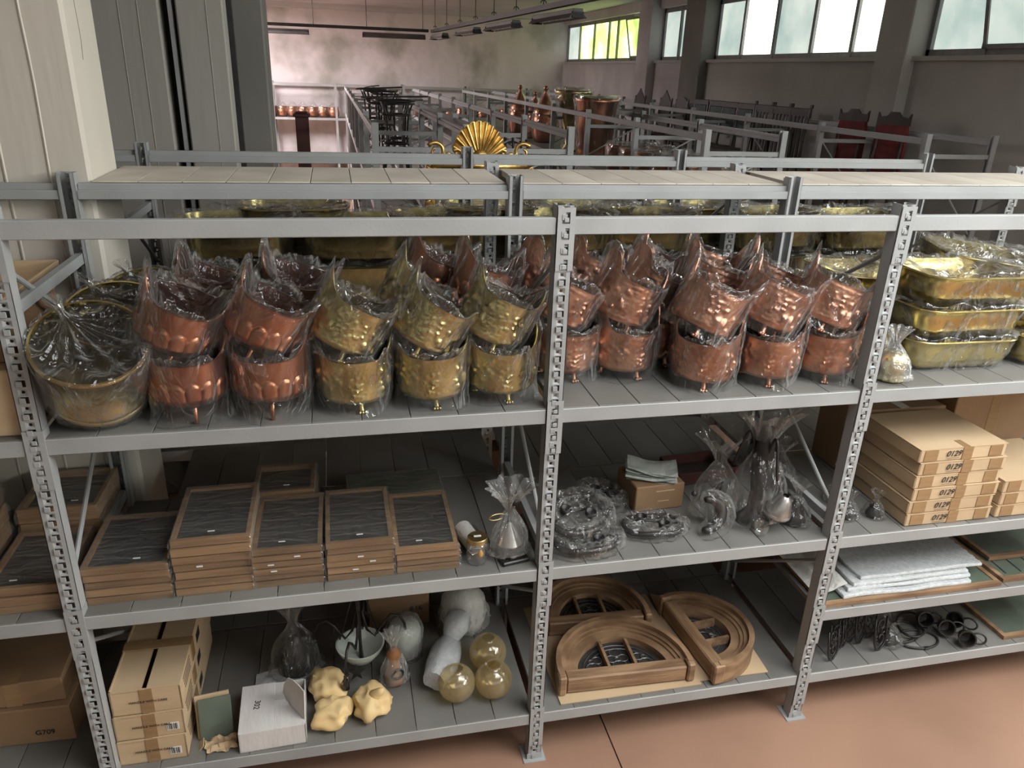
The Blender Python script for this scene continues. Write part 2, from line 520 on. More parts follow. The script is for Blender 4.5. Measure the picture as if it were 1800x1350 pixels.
def window(n, y0, y1, muls, mats, open_i=None, x=XW + .12, axis='y', zs=ZS, zt=ZT + .05):
    """a band window in a wall; the panes glow with the daylight outside"""
    fr = MB()
    def bx(a0, a1, z0, z1, t0=-.03, t1=.03):
        if axis == 'y':
            fr.box(x + t0, x + t1, a0, a1, z0, z1)
        else:
            fr.box(a0, a1, x - t1, x - t0, z0, z1)
    w_ = .05
    bx(y0, y1, zs, zs + .06); bx(y0, y1, zt - .07, zt)
    bx(y0, y0 + w_, zs, zt); bx(y1 - w_, y1, zs, zt)
    for m_ in muls:
        bx(m_ - .028, m_ + .028, zs, zt, -.04, .04)
    root = struct('window_%d' % n, fr, 'winframe', label='frosted band window high in the wall')
    sl = MB()
    if axis == 'y':
        sl.box(x - .16, x - .03, y0 - .04, y1 + .04, zs - .045, zs - .003)
        ob('window_sill', sl, 'wallgrey', root)
    edges = [y0 + w_] + list(muls) + [y1 - w_]
    edges = sorted(edges)
    for i in range(len(edges) - 1):
        a, b = edges[i] + .02, edges[i + 1] - .02
        z0, z1 = zs + .055, zt - .065
        mt = mats[i % len(mats)]
        if axis == 'y':
            mb = MB().box(-.004, .004, a, b, z0, z1)
            loc = (x, 0, 0)
        else:
            mb = MB().box(a, b, -.004, .004, z0, z1)
            loc = (0, x, 0)
        if i == open_i:
            # hopper sash hinged at its foot, leaning into the room
            sash = ob('sash', MB().box(-.02, .02, a, a + .04, 0, z1 - z0).box(-.02, .02, b - .04, b, 0, z1 - z0).box(-.02, .02, a, b, 0, .04).box(-.02, .02, a, b, z1 - z0 - .04, z1 - z0), 'winframe', root, (x - .05, 0, z0), (0, -.20, 0))
            ob('pane', MB().box(-.004, .004, a + .03, b - .03, .03, z1 - z0 - .03), mt, sash)
            ob('stay', MB().tube([(x - .03, a + .1, z1 + .02), (x - .20, a + .1, z1 - .06)], .006, 6), 'winframe', root)
        else:
            ob('pane', mb, mt, root, loc)
    return root

build_room()
window(1, 12.46, 17.88, [16.858, 15.785, 14.781, 14.228, 13.344], ['pane_g', 'pane_g', 'pane_g', 'pane_g', 'pane_g', 'pane_b'], open_i=0)
window(2, 10.44, 11.82, [11.084], ['pane_b', 'pane_b'])
window(3, 5.56, 9.70, [8.876, 7.989, 7.095, 6.274], ['pane_w', 'pane_w', 'pane_b', 'pane_w', 'pane_b'])
window(4, 1.52, 5.04, [4.286, 3.4, 2.5], ['pane_w', 'pane_w', 'pane_b', 'pane_b'], open_i=2)
window(5, -2.98, .93, [-.0, -1., -2.], ['pane_near'])
window(6, -6.5, -3.52, [-4.5, -5.5], ['pane_near'])
window(7, -5.9, XW - .1, [-4.5, -3, -1.5, 0, 1.5, 3], ['fill_front'], x=YF - .1, axis='x', zs=1.9, zt=3.75)  # unseen window band, added to light the rack fronts

# concrete column in the gap between the racks, with the ridges its boards left
def build_columns():
    c = struct('pillar', MB().box(-2.35, -1.474, .728, 1.075, 0, ZC, .012), 'concrete', label='pale board-marked concrete column at the end of the shelves')
    for x, wd in ((-1.60, .004), (-1.735, .005), (-1.90, .004)):
        pts = [(x + .006 * nz(z * 3, x * 9, 0), .727, z) for z in np.linspace(.0, ZC, 40)]
        ob('formwork_seam', MB().tube(pts, wd, 5), 'concrete', c)
    crack = [(-1.4735, .86 + .02 * nz(z * 7, 3, 1), z) for z in np.linspace(2.55, 2.95, 14)]
    ob('crack', MB().tube(crack, .0016, 4), 'concrete_k', c)
    # precast wall panels behind the second rack
    p1 = struct('wall_left.001', MB().box(-6, -1.497, 2.40, 2.55, 0, ZC, .008), 'concrete_d')
    for x in (-1.69, -1.60):
        ob('formwork_seam', MB().tube([(x, 2.40, .0), (x + .004, 2.40, ZC)], .003, 5), 'concrete_d', p1)
    p2 = struct('wall_left.002', MB().box(-1.418, -1.185, 2.40, 2.55, 0, ZC, .008), 'concrete_d')
    ob('formwork_seam', MB().tube([(-1.27, 2.40, .0), (-1.268, 2.40, ZC)], .003, 5), 'concrete_d', p2)
    struct('trim_2', MB().box(-1.52, -1.16, 2.56, 2.60, 0, ZC), 'black', label='black joint between the precast panels')
    struct('trim_3', MB().box(-1.457, -1.436, 2.42, 2.47, 0, ZC), 'rack', label='pale metal strip in the joint between the panels')
    struct('pillar', MB().box(-1.75, -1.03, 2.95, 3.3, 0, ZC, .01), 'concrete_k', label='concrete column behind the precast panels, coloured dark for its shade')  # column stands in shade, and its darker concrete colour carries that shade
build_columns()

# ------------------------------------------------------------------ racks
POST_H = 2.2
T35 = .562
T2, T3 = 1.5405, .9146
def post_mesh(detail=True):
    mb = MB()
    W, T = .027, .002
    mb.box(-W, -W + T, 0, .048, 0, POST_H).box(W - T, W, 0, .048, 0, POST_H)
    mb.box(-W, -.015, .046, .048, 0, POST_H).box(.015, W, .046, .048, 0, POST_H)
    if not detail:
        mb.box(-W, W, 0, T, 0, POST_H)
        return mb.mesh('post', 'rack')
    xs = [-W, -.012, .012, W]
    def q(x0, x1, z0, z1, y=0):
        mb.add([(x0, y, z0), (x1, y, z0), (x1, y, z1), (x0, y, z1)], [(0, 1, 2, 3)])
    z = 0
    n = int(POST_H / .05)
    q(xs[0], xs[1], 0, POST_H); q(xs[2], xs[3], 0, POST_H)
    for k in range(n):
        a = k * .05
        q(xs[1], xs[2], a, a + .006)
        # window with pressed tab
        z0, z1 = a + .006, a + .026
        mb.box(-.012, .0045, -.0065, -.0025, z0 + .001, z1 - .002, .001)
        mb.box(-.012, -.0095, -.004, .001, z0, z1)
        q(xs[1], xs[2], z1, a + .030)
        # round hole
        z0, z1 = a + .030, a + .049
        cz = (z0 + z1) / 2
        vs = [(-.012, 0, z0), (.012, 0, z0), (.012, 0, z1), (-.012, 0, z1)]
        vs += [(.0050 * cos(t), .0045, cz + .0050 * sin(t)) for t in [pi * (1.25 + i * .25) for i in range(8)]]
        fs = [(0, 1, 6, 5, 4), (1, 2, 8, 7, 6), (2, 3, 10, 9, 8), (3, 0, 4, 11, 10)]
        mb.add(vs, fs)
        q(xs[1], xs[2], a + .049, a + .05)
    return mb.mesh('post', 'rack')

def connector_mesh():
    """hooked end plate of a beam: a plate with zigzag slots"""
    mb = MB()
    y0, y1 = -.005, -.0025
    def b(x0, x1, z0, z1):
        mb.box(x0, x1, y0, y1, z0, z1)
    mb.box(.0245, .0295, y0, .044, -.16, .03)
    b(-.025, -.016, -.16, .03)
    b(.013, .0245, -.16, .03)
    z = .03
    while z > -.155:
        b(-.016, .013, z - .013, z)
        b(-.016, .000, z - .025, z - .013)
        b(-.016, -.011, z - .0475, z - .025)
        mb.box(-.005, .009, y0 - .003, y0 + .001, z - .042, z - .029, .001)
        z -= .0475
    return mb.mesh('beam_connector', 'rack')

POST, POST_S, CONN = post_mesh(), post_mesh(False), connector_mesh()
FOOT = MB().box(-.045, .045, -.02, .07, 0, .004).box(-.0305, .0305, -.0035, -.0015, .004, .03).mesh('foot_plate', 'rack')
BEAMS, PANELS = {}, {}
def beam_mesh(L):
    L = round(L, 4)
    if L not in BEAMS:
        mb = MB()
        # step profile: box with a ledge on the inner side
        mb.box(0, L, 0, .028, -.051, 0, .0025)
        mb.box(0, L, .028, .044, -.051, -.02, .002)
        BEAMS[L] = mb.mesh('beam', 'rack')
    return BEAMS[L]
def panel_mesh(w_, d, mat='deck'):
    k = (round(w_, 4), round(d, 4), mat)
    if k not in PANELS:
        PANELS[k] = MB().box(0, w_ - .0025, 0, d, -.001, .0035, .0012).box(.001, w_ - .0035, .046, d - .046, -.02, -.001).mesh('deck_panel', mat)
    return PANELS[k]
PW = .1475

def rack(label, xs, d, bays, loc, rz=0, detail=True, name='shelving_rack', skip_front_post=(), conn=True, braces=True, group=None):
    """bays: per bay a list of (z, front_beam, rear_beam, deck)"""
    t = thing(name, label, 'shelving rack', loc, (0, 0, rz), group)
    P_ = POST if detail else POST_S
    lv_at = {i: set() for i in range(len(xs))}
    for i, lv in enumerate(bays):
        for z, fb, rb, dk in lv:
            lv_at[i].add(z); lv_at[i + 1].add(z)
    for i, x in enumerate(xs):
        for side in (0, 1):
            p = ob('post', P_, None, t, (x, 0 if side == 0 else d, 0), (0, 0, 0 if side == 0 else pi))
            if detail:
                ob('foot_plate', FOOT, None, p)
                if conn:
                    for z in lv_at[i]:
                        ob('beam_connector', CONN, None, p, (0, 0, z))
        if braces:
            zl = sorted(z for z in lv_at[i] if z != T35)
            for a, b in zip(zl[:-1], zl[1:]):
                ob('brace', MB().tube([(x, .03, a + .1 if (zl.index(a) % 2) else b - .12), (x, d - .03, b - .12 if (zl.index(a) % 2) else a + .1)], .008, 8), 'rack', t)
            for z in (((T3 + .045, T2 + .355) if i == 1 else (T3 + .045,)) if detail else [q_ - .16 for q_ in zl]):
                ob('cross_bar', MB().box(x - .012, x + .012, .04, d - .04, z, z + .035), 'rack', t)
    for i, lv in enumerate(bays):
        x0, x1 = xs[i] + .028, xs[i + 1] - .028
        for z, fb, rb, dk in lv:
            if fb:
                ob('beam', beam_mesh(x1 - x0), None, t, (x0, 0, z))
            if rb:
                ob('beam', beam_mesh(x1 - x0), None, t, (x1, d, z), (0, 0, pi))
            if dk:
                n = max(1, round((x1 - x0 + .03) / PW))
                pw = (x1 - x0 + .03) / n
                for k in range(n):
                    ob('deck_panel', panel_mesh(pw, d - .006), None, t, (x0 - .015 + k * pw, .003, z))
    return t

XA, XB, XC, XD = -1.5385, 0.0, 1.1676, 2.7167
XL = XA - 1.5491
D1, YR2, D2 = .7141, 1.1445, .6866
T1, T2, T3, T35, T4 = 2.1638, 1.5405, .9146, .562, .2339
std = [(T1, 1, 1, 0), (T2, 1, 1, 1), (T3, 1, 1, 1), (T4, 1, 1, 1)]
cd5 = std + [(T35, 1, 1, 1)]
rack('grey steel shelving rack in front, loaded with copper and brass planters', [XL, XA, XB, XC, XD], D1, [std, std, std, cd5], (0, 0, 0))
r2 = rack('second grey steel shelving rack, just behind the front one', [XL, XA, XB, XC, XD], D2, [[(T1, 1, 1, 0), (T2, 1, 1, 1), (T3, 1, 1, 1), (T4, 1, 1, 1)]] * 4, (0, YR2, 0))
# loose deck sheets that bridge the gap between the two racks
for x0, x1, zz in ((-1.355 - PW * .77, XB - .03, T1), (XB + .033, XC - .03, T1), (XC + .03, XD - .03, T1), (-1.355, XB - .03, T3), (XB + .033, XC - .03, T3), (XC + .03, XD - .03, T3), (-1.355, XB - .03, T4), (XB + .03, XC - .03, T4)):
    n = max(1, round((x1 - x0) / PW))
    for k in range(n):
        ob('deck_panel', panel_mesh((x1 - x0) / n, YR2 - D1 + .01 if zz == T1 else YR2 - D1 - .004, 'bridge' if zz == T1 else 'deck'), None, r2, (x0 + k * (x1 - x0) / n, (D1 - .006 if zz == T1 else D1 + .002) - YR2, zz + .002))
# rows of empty racks further back, running away from the front racks
yb = [3.53 + 1.505 * k for k in range(9)]
def row(label, x0, d, n=9, lv=((T1, 1, 1, 0), (1.62, 1, 1, 0), (.95, 1, 1, 1), (.3, 1, 1, 1))):
    # local X runs along world +Y; local +Y points to world -X
    return rack(label, [y - yb[0] for y in yb[:n]], d, [list(lv)] * (n - 1), (x0 + d, yb[0], 0), pi / 2, detail=False)
row('long grey rack row with black iron pieces, behind the gilded mirror', -.40, .70)
row('long grey rack row standing back to back with the ironwork row', .39, .69)
row('long grey rack row holding the big copper stills', 2.13, .70, lv=((T1, 1, 1, 0), (1.60, 1, 1, 1), (.95, 1, 1, 1), (.3, 1, 1, 1)))
row('long grey rack row along the window wall, holding chairs', 4.10, .70, lv=((T1, 1, 1, 0), (1.25, 1, 1, 1), (.3, 1, 1, 1)))
rack('grey rack against the back wall with a row of copper pots', [-5.1, -3.55, -2.0, -.58, 1.0, 2.55, 4.1, 4.9], .5, [[(T1, 1, 1, 0), (1.42, 1, 1, 1), (.6, 1, 1, 1)]] * 7, (0, 17.28, 0), detail=False, braces=False)

# ------------------------------------------------------------------ planters
def ear_h(th, style):
    d = min(abs((th + pi) % (2 * pi) - pi), abs((th) % (2 * pi) - pi))   # distance to the ears at 0 and pi
    if style == 'tab':
        t = .066 * sqrt(max(0, 1 - (d / .47) ** 2)) if d < .47 else 0
        return .016 * exp(-(d / .8) ** 2) + .5 * t + .033 / (1 + (d / .42) ** 6)
    return .066 * exp(-(d / .52) ** 2)

def emboss_set(seed):
    r = random.Random(seed)
    B = []
    for k in range(8):                      # fruit and leaf clusters all round
        th0 = k * pi / 4 + r.uniform(-.1, .1)
        z0 = r.uniform(.055, .085)
        kind = k % 3
        if kind == 0:                        # bunch of grapes
            for a in range(20):
                B.append((th0 + r.uniform(-.22, .22), z0 + r.uniform(-.035, .035), .0052, .0048))
        elif kind == 1:                      # pears and apples
            for a in range(7):
                B.append((th0 + r.uniform(-.3, .3), z0 + r.uniform(-.035, .045), r.uniform(.009, .015), .0075))
        else:                                # leaves
            for a in range(12):
                B.append((th0 + r.uniform(-.34, .34), z0 + r.uniform(-.04, .05), r.uniform(.006, .011), .0052))
    return B

def planter_body(style, seed=1):
    nth, nv = (180, 40) if style == 'scallop' else (150, 34)
    Hb, zb = .142, .030
    kind = 'tab' if style == 'tab' else 'scuttle'
    B = emboss_set(seed)
    bt = np.array([b[0] for b in B]); bz = np.array([b[1] for b in B]); bs = np.array([b[2] for b in B]); ba = np.array([b[3] for b in B])
    def rad(s):
        if style == 'scallop':
            return .074 + .036 * min(1, s / .22) ** .55 + .008 * s
        return .097 + .013 * min(1, s / .10) ** .6 + .006 * s
    vs = []
    for j in range(nv):
        s = j / (nv - 1)
        for i in range(nth):
            th = 2 * pi * i / nth
            Ht = Hb + ear_h(th, kind)
            z = Ht * s
            sr = z / Hb
            r = rad(sr)
            e = 0
            if style == 'scallop':
                na = 15
                a = ((th * na / (2 * pi)) % 1) * 2 - 1
                top = .34 + .24 * sqrt(max(0, 1 - a * a))
                if .04 < sr < top:
                    f = min(1, (top - sr) / .07)
                    e = .0052 * max(0, 1 - abs(a * 1.03) ** 4) ** .5 * sqrt(f)
                elif top <= sr < top + .04:
                    e = -.0015
            elif s < .97:
                d = np.abs((bt - th + pi) % (2 * pi) - pi) * r
                e = float(np.sum(ba * np.exp(-((d ** 2 + (bz - z) ** 2) / (bs * .75) ** 2))))
                e = min(e, .009)
                if style == 'tab' and abs(z - .128) < .003:
                    e += .0012
                if abs(z - .018) < .003:
                    e += .0012
                e += .0016 * nz(th * 9, z * 110, seed) + .0012 * abs(nz(th * 16 + z * 60, z * 170, seed))
            if s > .985:
                e += .0015
            r += e
            vs.append((r * cos(th), r * sin(th), zb + z))
    lip = len(vs)
    for j in range(9):                       # inside wall, rim to floor
        s = 1 - j / 8 * .97
        for i in range(nth):
            th = 2 * pi * i / nth
            Ht = Hb + ear_h(th, kind)
            r = rad(Ht * s / Hb) - .0028
            vs.append((r * cos(th), r * sin(th), zb + Ht * s))
    def strips(n):
        return [(j * nth + i, j * nth + (i + 1) % nth, (j + 1) * nth + (i + 1) % nth, (j + 1) * nth + i) for j in range(n - 1) for i in range(nth)]
    mb = MB().add(vs[:lip + nth], strips(nv + 1))
    inn = MB().add(vs[lip:], strips(9))
    inn.f.append(tuple(8 * nth + i for i in range(nth)))
    return mb, inn

def planter_bag(style, seed):
    """loose clear bag: outside skin, peaks over the ears, mouth pushed in"""
    kind = 'tab' if style == 'tab' else 'scuttle'
    nth, n1, n2 = 84, 22, 12
    Hb, zb = .142, .030
    r_ = random.Random(seed)
    sk = r_.uniform(0, 6.28)
    vs = []
    def wob(th, z, k):
        a = noise.noise(Vector((cos(th) * 2.2 + seed, sin(th) * 2.2, z * 9)))
        b = noise.noise(Vector((cos(th) * 5 + seed * 2.3, sin(th) * 5 + z * 18, z * 12)))
        c = noise.noise(Vector((cos(th) * 10 - z * 40, sin(th) * 10 + seed, z * 22)))
        return k * (.55 * (1 - 2 * abs(a)) + .35 * (1 - 2 * abs(b)) + .25 * c)
    for j in range(n1):
        s = j / (n1 - 1)
        for i in range(nth):
            th = 2 * pi * i / nth
            top = zb + Hb + ear_h(th, kind) + .010 + .030 * max(0, wob(th, .3, 1))
            z = .003 + (top - .003) * s
            rb = .115 + .005 * s
            low = max(0, 1 - z / .05)
            r = rb - .012 * low + .016 * low * sin(3 * th + sk) + abs(wob(th, z, .006 + .012 * low + .006 * s)) + .004
            if s > .9:
                r += .004 * sin(5 * th + sk)
            vs.append((r * cos(th), r * sin(th), z))
    base = n1
    for j in range(1, n2):
        t = j / (n2 - 1)
        for i in range(nth):
            th = 2 * pi * i / nth
            top = zb + Hb + ear_h(th, kind) + .010
            z = top * (1 - t) ** 2.2 + (zb + .035) * (1 - (1 - t) ** 2.2) + wob(th, t, .022) * sin(pi * t)
            r = .113 * (1 - t) + .002
            vs.append((r * cos(th), r * sin(th), z))
    tot = n1 + n2 - 1
    fs = [(j * nth + i, j * nth + (i + 1) % nth, (j + 1) * nth + (i + 1) % nth, (j + 1) * nth + i) for j in range(tot - 1) for i in range(nth)]
    return MB().add(vs, fs)

def paw_leg():
    mb = MB()
    mb.tube([(0, 0, .036), (.004, 0, .024), (.006, 0, .012), (.007, 0, .005), (.007, 0, 0)], [.0075, .006, .0065, .0095, .0085], 10)
    for k in (-1, 0, 1):
        mb.tube([(.010, k * .006, .006), (.017, k * .007, .004), (.020, k * .0075, .002)], [.005, .0045, .002], 6)
    return mb.mesh('leg', 'brass', True)

def rod_leg(mat):
    return MB().tube([(0, 0, .038), (.006, 0, .018), (.011, 0, 0)], [.0065, .0055, .0048], 10).mesh('leg', mat, True)

PROTO = {}
def make_planters():
    cfg = dict(scallop=('scallop', 'copper', 'scallop_edged_planter'), brass=('scuttle', 'brass', 'embossed_brass_planter'), tab=('tab', 'copper_b', 'embossed_copper_planter'))
    PAW = paw_leg()
    PAWC = PAW.copy(); PAWC.materials[0] = M['copper_b']
    base = MB().lathe([(.0001, .0285), (.07, .0285), (.088, .030), (.094, .036), (.0001, .0375)], 40).mesh('base', 'blackbase', 40)
    for k, (st, mt, nm) in cfg.items():
        bodies = []
        for s in ((1,) if k == 'scallop' else (1, 5)):
            o_, i_ = planter_body('scallop' if k == 'scallop' else ('tab' if k == 'tab' else 'brass'), s)
            bodies.append((o_.mesh('body', mt, 50), i_.mesh('inside_wall', 'brass_in' if k == 'brass' else 'copper_in', 50)))
        leg = rod_leg('copper') if k == 'scallop' else (PAW if k == 'brass' else PAWC)
        bags = [planter_bag(st, s).mesh('plastic_bag', 'bag', True) for s in (3, 11, 23, 31)]
        PROTO[k] = (nm, bodies, leg, base, bags)
make_planters()

PC = [0]
def planter(k, label, loc, rz=0, tilt=0, tdir=0, group=None, sc_=1.0):
    """tilt leans the planter towards world direction tdir (radians from +x)"""
    nm, bodies, leg, base, bags = PROTO[k]
    PC[0] += 1
    i = PC[0]
    t = thing(nm, label, 'planter', loc, (0, 0, 0), group)
    m = Matrix.Rotation(tilt, 4, Vector((-sin(tdir), cos(tdir), 0))) @ Matrix.Rotation(rz, 4, 'Z')
    t.rotation_euler = m.to_euler()
    if sc_ != 1:
        t.scale = (sc_,) * 3
    ob('body', bodies[i % len(bodies)][0], None, t)
    ob('inside_wall', bodies[i % len(bodies)][1], None, t)
    ob('base', base, None, t)
    up = .024 if k == 'scallop' else .006
    for c in kids(t):
        c.location = (0, 0, up)
    for a in range(3):
        g = -pi / 2 + .1 + a * 2 * pi / 3
        l_ = ob('leg', leg, None, t, (.072 * cos(g), .072 * sin(g), 0), (0, 0, g))
        l_.scale = (1.35, 1.35, 1.65) if k == 'scallop' else (1.3, 1.3, 1.18)
    b_ = ob('plastic_bag', bags[i % 4], None, t, None, (0, 0, (0, pi)[(i // 4) % 2]))
    b_.scale = (1, 1, 1 + up / .19)
    return t

def stack(k, x, y, lab_low, lab_up, rz=0, tilt=.52, tdir=0, dx=-.062, dz=.182, dy=0, group=None, z=T2 + .0045):
    if lab_low:
        planter(k, lab_low, (x, y, z), rz, group=group)
    if lab_up:
        c, s = cos(tdir), sin(tdir)
        planter(k, lab_up, (x + dx * c, y + dx * s + dy, z + dz), rz + R_.uniform(-.1, .1), tilt, tdir, group=group)

G2 = 'bagged planters on the upper shelf of the front rack'
stack('scallop', -1.127, .125, 'lower scallop-edged copper planter beside the leaning brass bucket', 'tilted scallop-edged copper planter stacked beside the leaning brass bucket', .15, .42, -.2, group=G2)
stack('scallop', -.885, .125, 'lower scallop-edged copper planter next to the embossed brass ones', 'tilted scallop-edged copper planter stacked next to the embossed brass ones', -.1, .50, 0, group=G2)
stack('brass', -.633, .135, 'lower embossed brass planter beside the scalloped copper ones', 'tilted embossed brass planter on top, beside the scalloped copper ones', .1, .50, .1, group=G2)
stack('brass', -.384, .135, 'lower embossed brass planter in the middle of the three brass stacks', 'tilted grape-embossed brass planter on the middle brass stack', -.05, .55, 0, group=G2)
stack('brass', -.152, .15, 'lower embossed brass planter nearest the middle front post', 'tilted embossed brass planter on top, nearest the middle front post', .05, .42, 0, group=G2)
GB = 'copper and brass planters standing behind the front row in the first bay'
back = [('scallop', -1.06, .39, 1), ('scallop', -.80, .38, 1), ('scallop', -.55, .40, 0), ('brass', -.40, .42, 1), ('scallop', -.145, .42, 1), ('scallop', -.93, .60, 0), ('scallop', -.30, .60, 1)]
for i, (k, x, y, u) in enumerate(back):
    wh = ['beside the middle bucket', 'behind the second scalloped stack', 'behind the first brass stack', 'behind the middle brass stack', 'behind the third brass stack', 'deep behind the scalloped stacks', 'deep behind the middle brass stack'][i]
    lab = 'bagged %s planter %s, ' % ('scalloped copper' if k == 'scallop' else 'embossed brass', wh)
    stack(k, x, y, lab + 'lower one', lab + 'tilted on top' if u else None, R_.uniform(-.4, .4), R_.uniform(.3, .55), R_.uniform(-.5, .5), group=GB)

stack('tab', .115, .30, 'lower embossed copper planter just behind the middle front post', 'tilted embossed copper planter on top, just behind the middle front post', .1, .45, 0, group=G2)
stack('tab', .337, .285, 'lower embossed copper planter, second from the middle front post', 'tilted embossed copper planter on top, second from the middle front post', .25, .38, .1, group=G2)
stack('tab', .588, .15, 'lower embossed copper planter at the front, third from the middle post', 'tilted embossed copper planter with diamond relief at the front, third from middle post', -.45, .50, .15, group=G2)
stack('tab', .838, .155, 'lower embossed copper planter at the front with one paw foot showing', 'tilted embossed copper planter at the front, second from the third post', -.4, .45, .15, group=G2)
stack('tab', 1.075, .16, 'lower embossed copper planter at the front nearest the third post', 'tilted embossed copper planter on top, nearest the third post', -.5, .42, .15, group=G2)
GC = 'embossed copper planters standing behind the front row in the second bay'
for i, (x, y, u) in enumerate([(.49, .40, 1), (.73, .41, 1), (.98, .42, 1), (.30, .545, 1), (.58, .62, 1), (.82, .64, 1), (.10, .56, 1)]):
    wh = ['behind the third copper stack', 'between the third and fourth copper stacks', 'between the last two copper stacks', 'deep behind the second copper stack', 'at the rear edge, centre of the bay', 'at the rear edge, towards the third post', 'at the rear edge by the middle posts'][i]
    stack('tab', x, y, 'embossed copper planter %s, lower one' % wh, 'embossed copper planter %s, tilted on top' % wh, R_.uniform(-.9, .9), R_.uniform(.25, .5), R_.uniform(-.6, .6), group=GC)

# leaning brass buckets
def bucket_mesh():
    R0, H = .150, .245
    out = [(.0001, 0), (.128, 0), (.135, .004), (.138, .02), (.142, .024), (.142, .032), (.138, .036), (.1385, .046), (.142, .050), (.142, .056), (.1385, .060), (.143, .14), (.148, .225), (.153, .230), (.1555, .238), (.153, .245), (.147, .245), (.145, .235)]
    return MB().lathe(out, 72), MB().lathe([(.1449, .236), (.140, .14), (.134, .012), (.0001, .01)], 72)
def bucket_bag(seed):
    mb = MB()
    n = 96
    prof = [(.06, -.012), (.135, -.006), (.146, .05), (.150, .14), (.158, .235), (.156, .252), (.135, .240), (.105, .228), (.07, .235), (.035, .250), (.012, .262), (.004, .275), (.010, .295), (.022, .302)]
    # gathers pull towards a knot near the rim
    vs = []
    for j, (r, z) in enumerate(prof):
        for i in range(n):
            th = 2 * pi * i / n
            t = max(0, (j - 5) / (len(prof) - 6))
            kx, ky = -.075 * t, .115 * t
            k = noise.noise(Vector((cos(th) * 6 + seed, sin(th) * 6, z * 8)))
            fold = .014 * sin(15 * th + 2 * sin(3 * th + seed)) * t * (1 - t) * 4 * .6
            rr = r + .005 * (1 - 2 * abs(k)) + (.012 * max(0, sin(2 * th + seed)) if j in (1, 2) else 0)
            vs.append((rr * cos(th) + kx, rr * sin(th) + ky, z + fold + .004 * k))
    m = len(prof)
    fs = [(j * n + i, j * n + (i + 1) % n, (j + 1) * n + (i + 1) % n, (j + 1) * n + i) for j in range(m - 1) for i in range(n)]
    return mb.add(vs, fs)
BK, BKI = bucket_mesh()
BK, BKI = BK.mesh('body', 'brass_s', 45), BKI.mesh('inside_wall', 'brass_in', 45)
BKB = [bucket_bag(s).mesh('plastic_bag', 'bag', True) for s in (1, 4, 9)]
for i, (x, y, th, rz, lab) in enumerate([(-1.385, .15, .58, .25, 'brass bucket in a clear bag leaning forward at the shelf edge'), (-1.37, .40, .45, .2, 'bagged brass bucket leaning right behind the foremost bucket'), (-1.31, .585, .42, .25, 'bagged brass bucket leaning at the back by the concrete column')]):
    t = thing('brass_bucket', lab, 'bucket', (x, y, T2 + .0045 + .138 * sin(th)), (0, 0, 0), 'leaning brass buckets')
    t.rotation_euler = (Matrix.Rotation(rz, 4, 'Z') @ Matrix.Rotation(th, 4, 'X')).to_euler()
    ob('body', BK, None, t)
    ob('inside_wall', BKI, None, t)
    ob('plastic_bag', BKB[i], None, t)

# brass troughs
def trough_mesh(L, W, H, r=.05, taper=.035, nseg=8):
    def outline(L, W, r):
        pts = []
        for cx, cy_, a0 in ((L / 2 - r, W / 2 - r, 0), (-L / 2 + r, W / 2 - r, pi / 2), (-L / 2 + r, -W / 2 + r, pi), (L / 2 - r, -W / 2 + r, 1.5 * pi)):
            for k in range(nseg + 1):
                a = a0 + k / nseg * pi / 2
                pts.append((cx + r * cos(a), cy_ + r * sin(a)))
        return pts
    lv = []
    for s, z in ((-.03, 0), (-.006, .006), (.008, .02), (.02, .05 * H / .13), (taper * .8, H * .7), (taper, H - .012), (taper + .006, H - .008), (taper + .009, H - .003), (taper + .006, H), (taper - .002, H), (taper - .004, H - .01), (.015, .03), (-.01, .012), (-.05, .01)):
        lv.append([(x, y, z) for x, y in outline(L + 2 * s, W + 2 * s, max(.012, r + s))])
    n = len(lv[0])
    vs = [p for l in lv for p in l]
    fs = [(j * n + i, j * n + (i + 1) % n, (j + 1) * n + (i + 1) % n, (j + 1) * n + i) for j in range(len(lv) - 1) for i in range(n)]
    fs += [tuple(range(n))[::-1], tuple((len(lv) - 1) * n + i for i in range(n))]
    return MB().add(vs, fs)
def trough_bag(L, W, H, seed, mouth=True):
    nu, n1, n2 = 88, 12, 8
    vs = []
    def sq(th, a, b):
        c, s = cos(th), sin(th)
        p = 5
        k = (abs(c / a) ** p + abs(s / b) ** p) ** (-1 / p)
        return k * c, k * s
    tot = n1 + (n2 if mouth else 0)
    for j in range(tot):
        for i in range(nu):
            th = 2 * pi * i / nu
            if j < n1:
                s = j / (n1 - 1)
                ex = .008 + .03 * s
                z = -.0 + (H + .012) * s
                f = 1
                w_ = noise.noise(Vector((cos(th) * 3 + seed, sin(th) * 3, s * 2)))
                w2 = noise.noise(Vector((cos(th) * 9 + seed, sin(th) * 9 + s * 3, s * 5)))
                x, y = sq(th, L / 2 + ex, W / 2 + ex)
                k = 1 + .05 * (1 - 2 * abs(w_)) + .03 * w2
                if s > .85:
                    z += .03 * max(0, w_ + .2)
                vs.append((x * k, y * k, z))
            else:
                t = (j - n1 + 1) / n2
                w_ = noise.noise(Vector((cos(th) * 4 + seed, sin(th) * 4, t * 5)))
                x, y = sq(th, (L / 2 + .036) * (1 - t) + .01, (W / 2 + .036) * (1 - t) + .01)
                vs.append((x, y, H + .012 - .06 * t + .03 * w_ * sin(pi * t)))
    fs = [(j * nu + i, j * nu + (i + 1) % nu, (j + 1) * nu + (i + 1) % nu, (j + 1) * nu + i) for j in range(tot - 1) for i in range(nu)]
    return MB().add(vs, fs)
TR = trough_mesh(.40, .27, .125).mesh('body', 'brass_s', 45)
TRB = [trough_bag(.40, .27, .125, s).mesh('plastic_bag', 'bag', True) for s in (2, 8)]
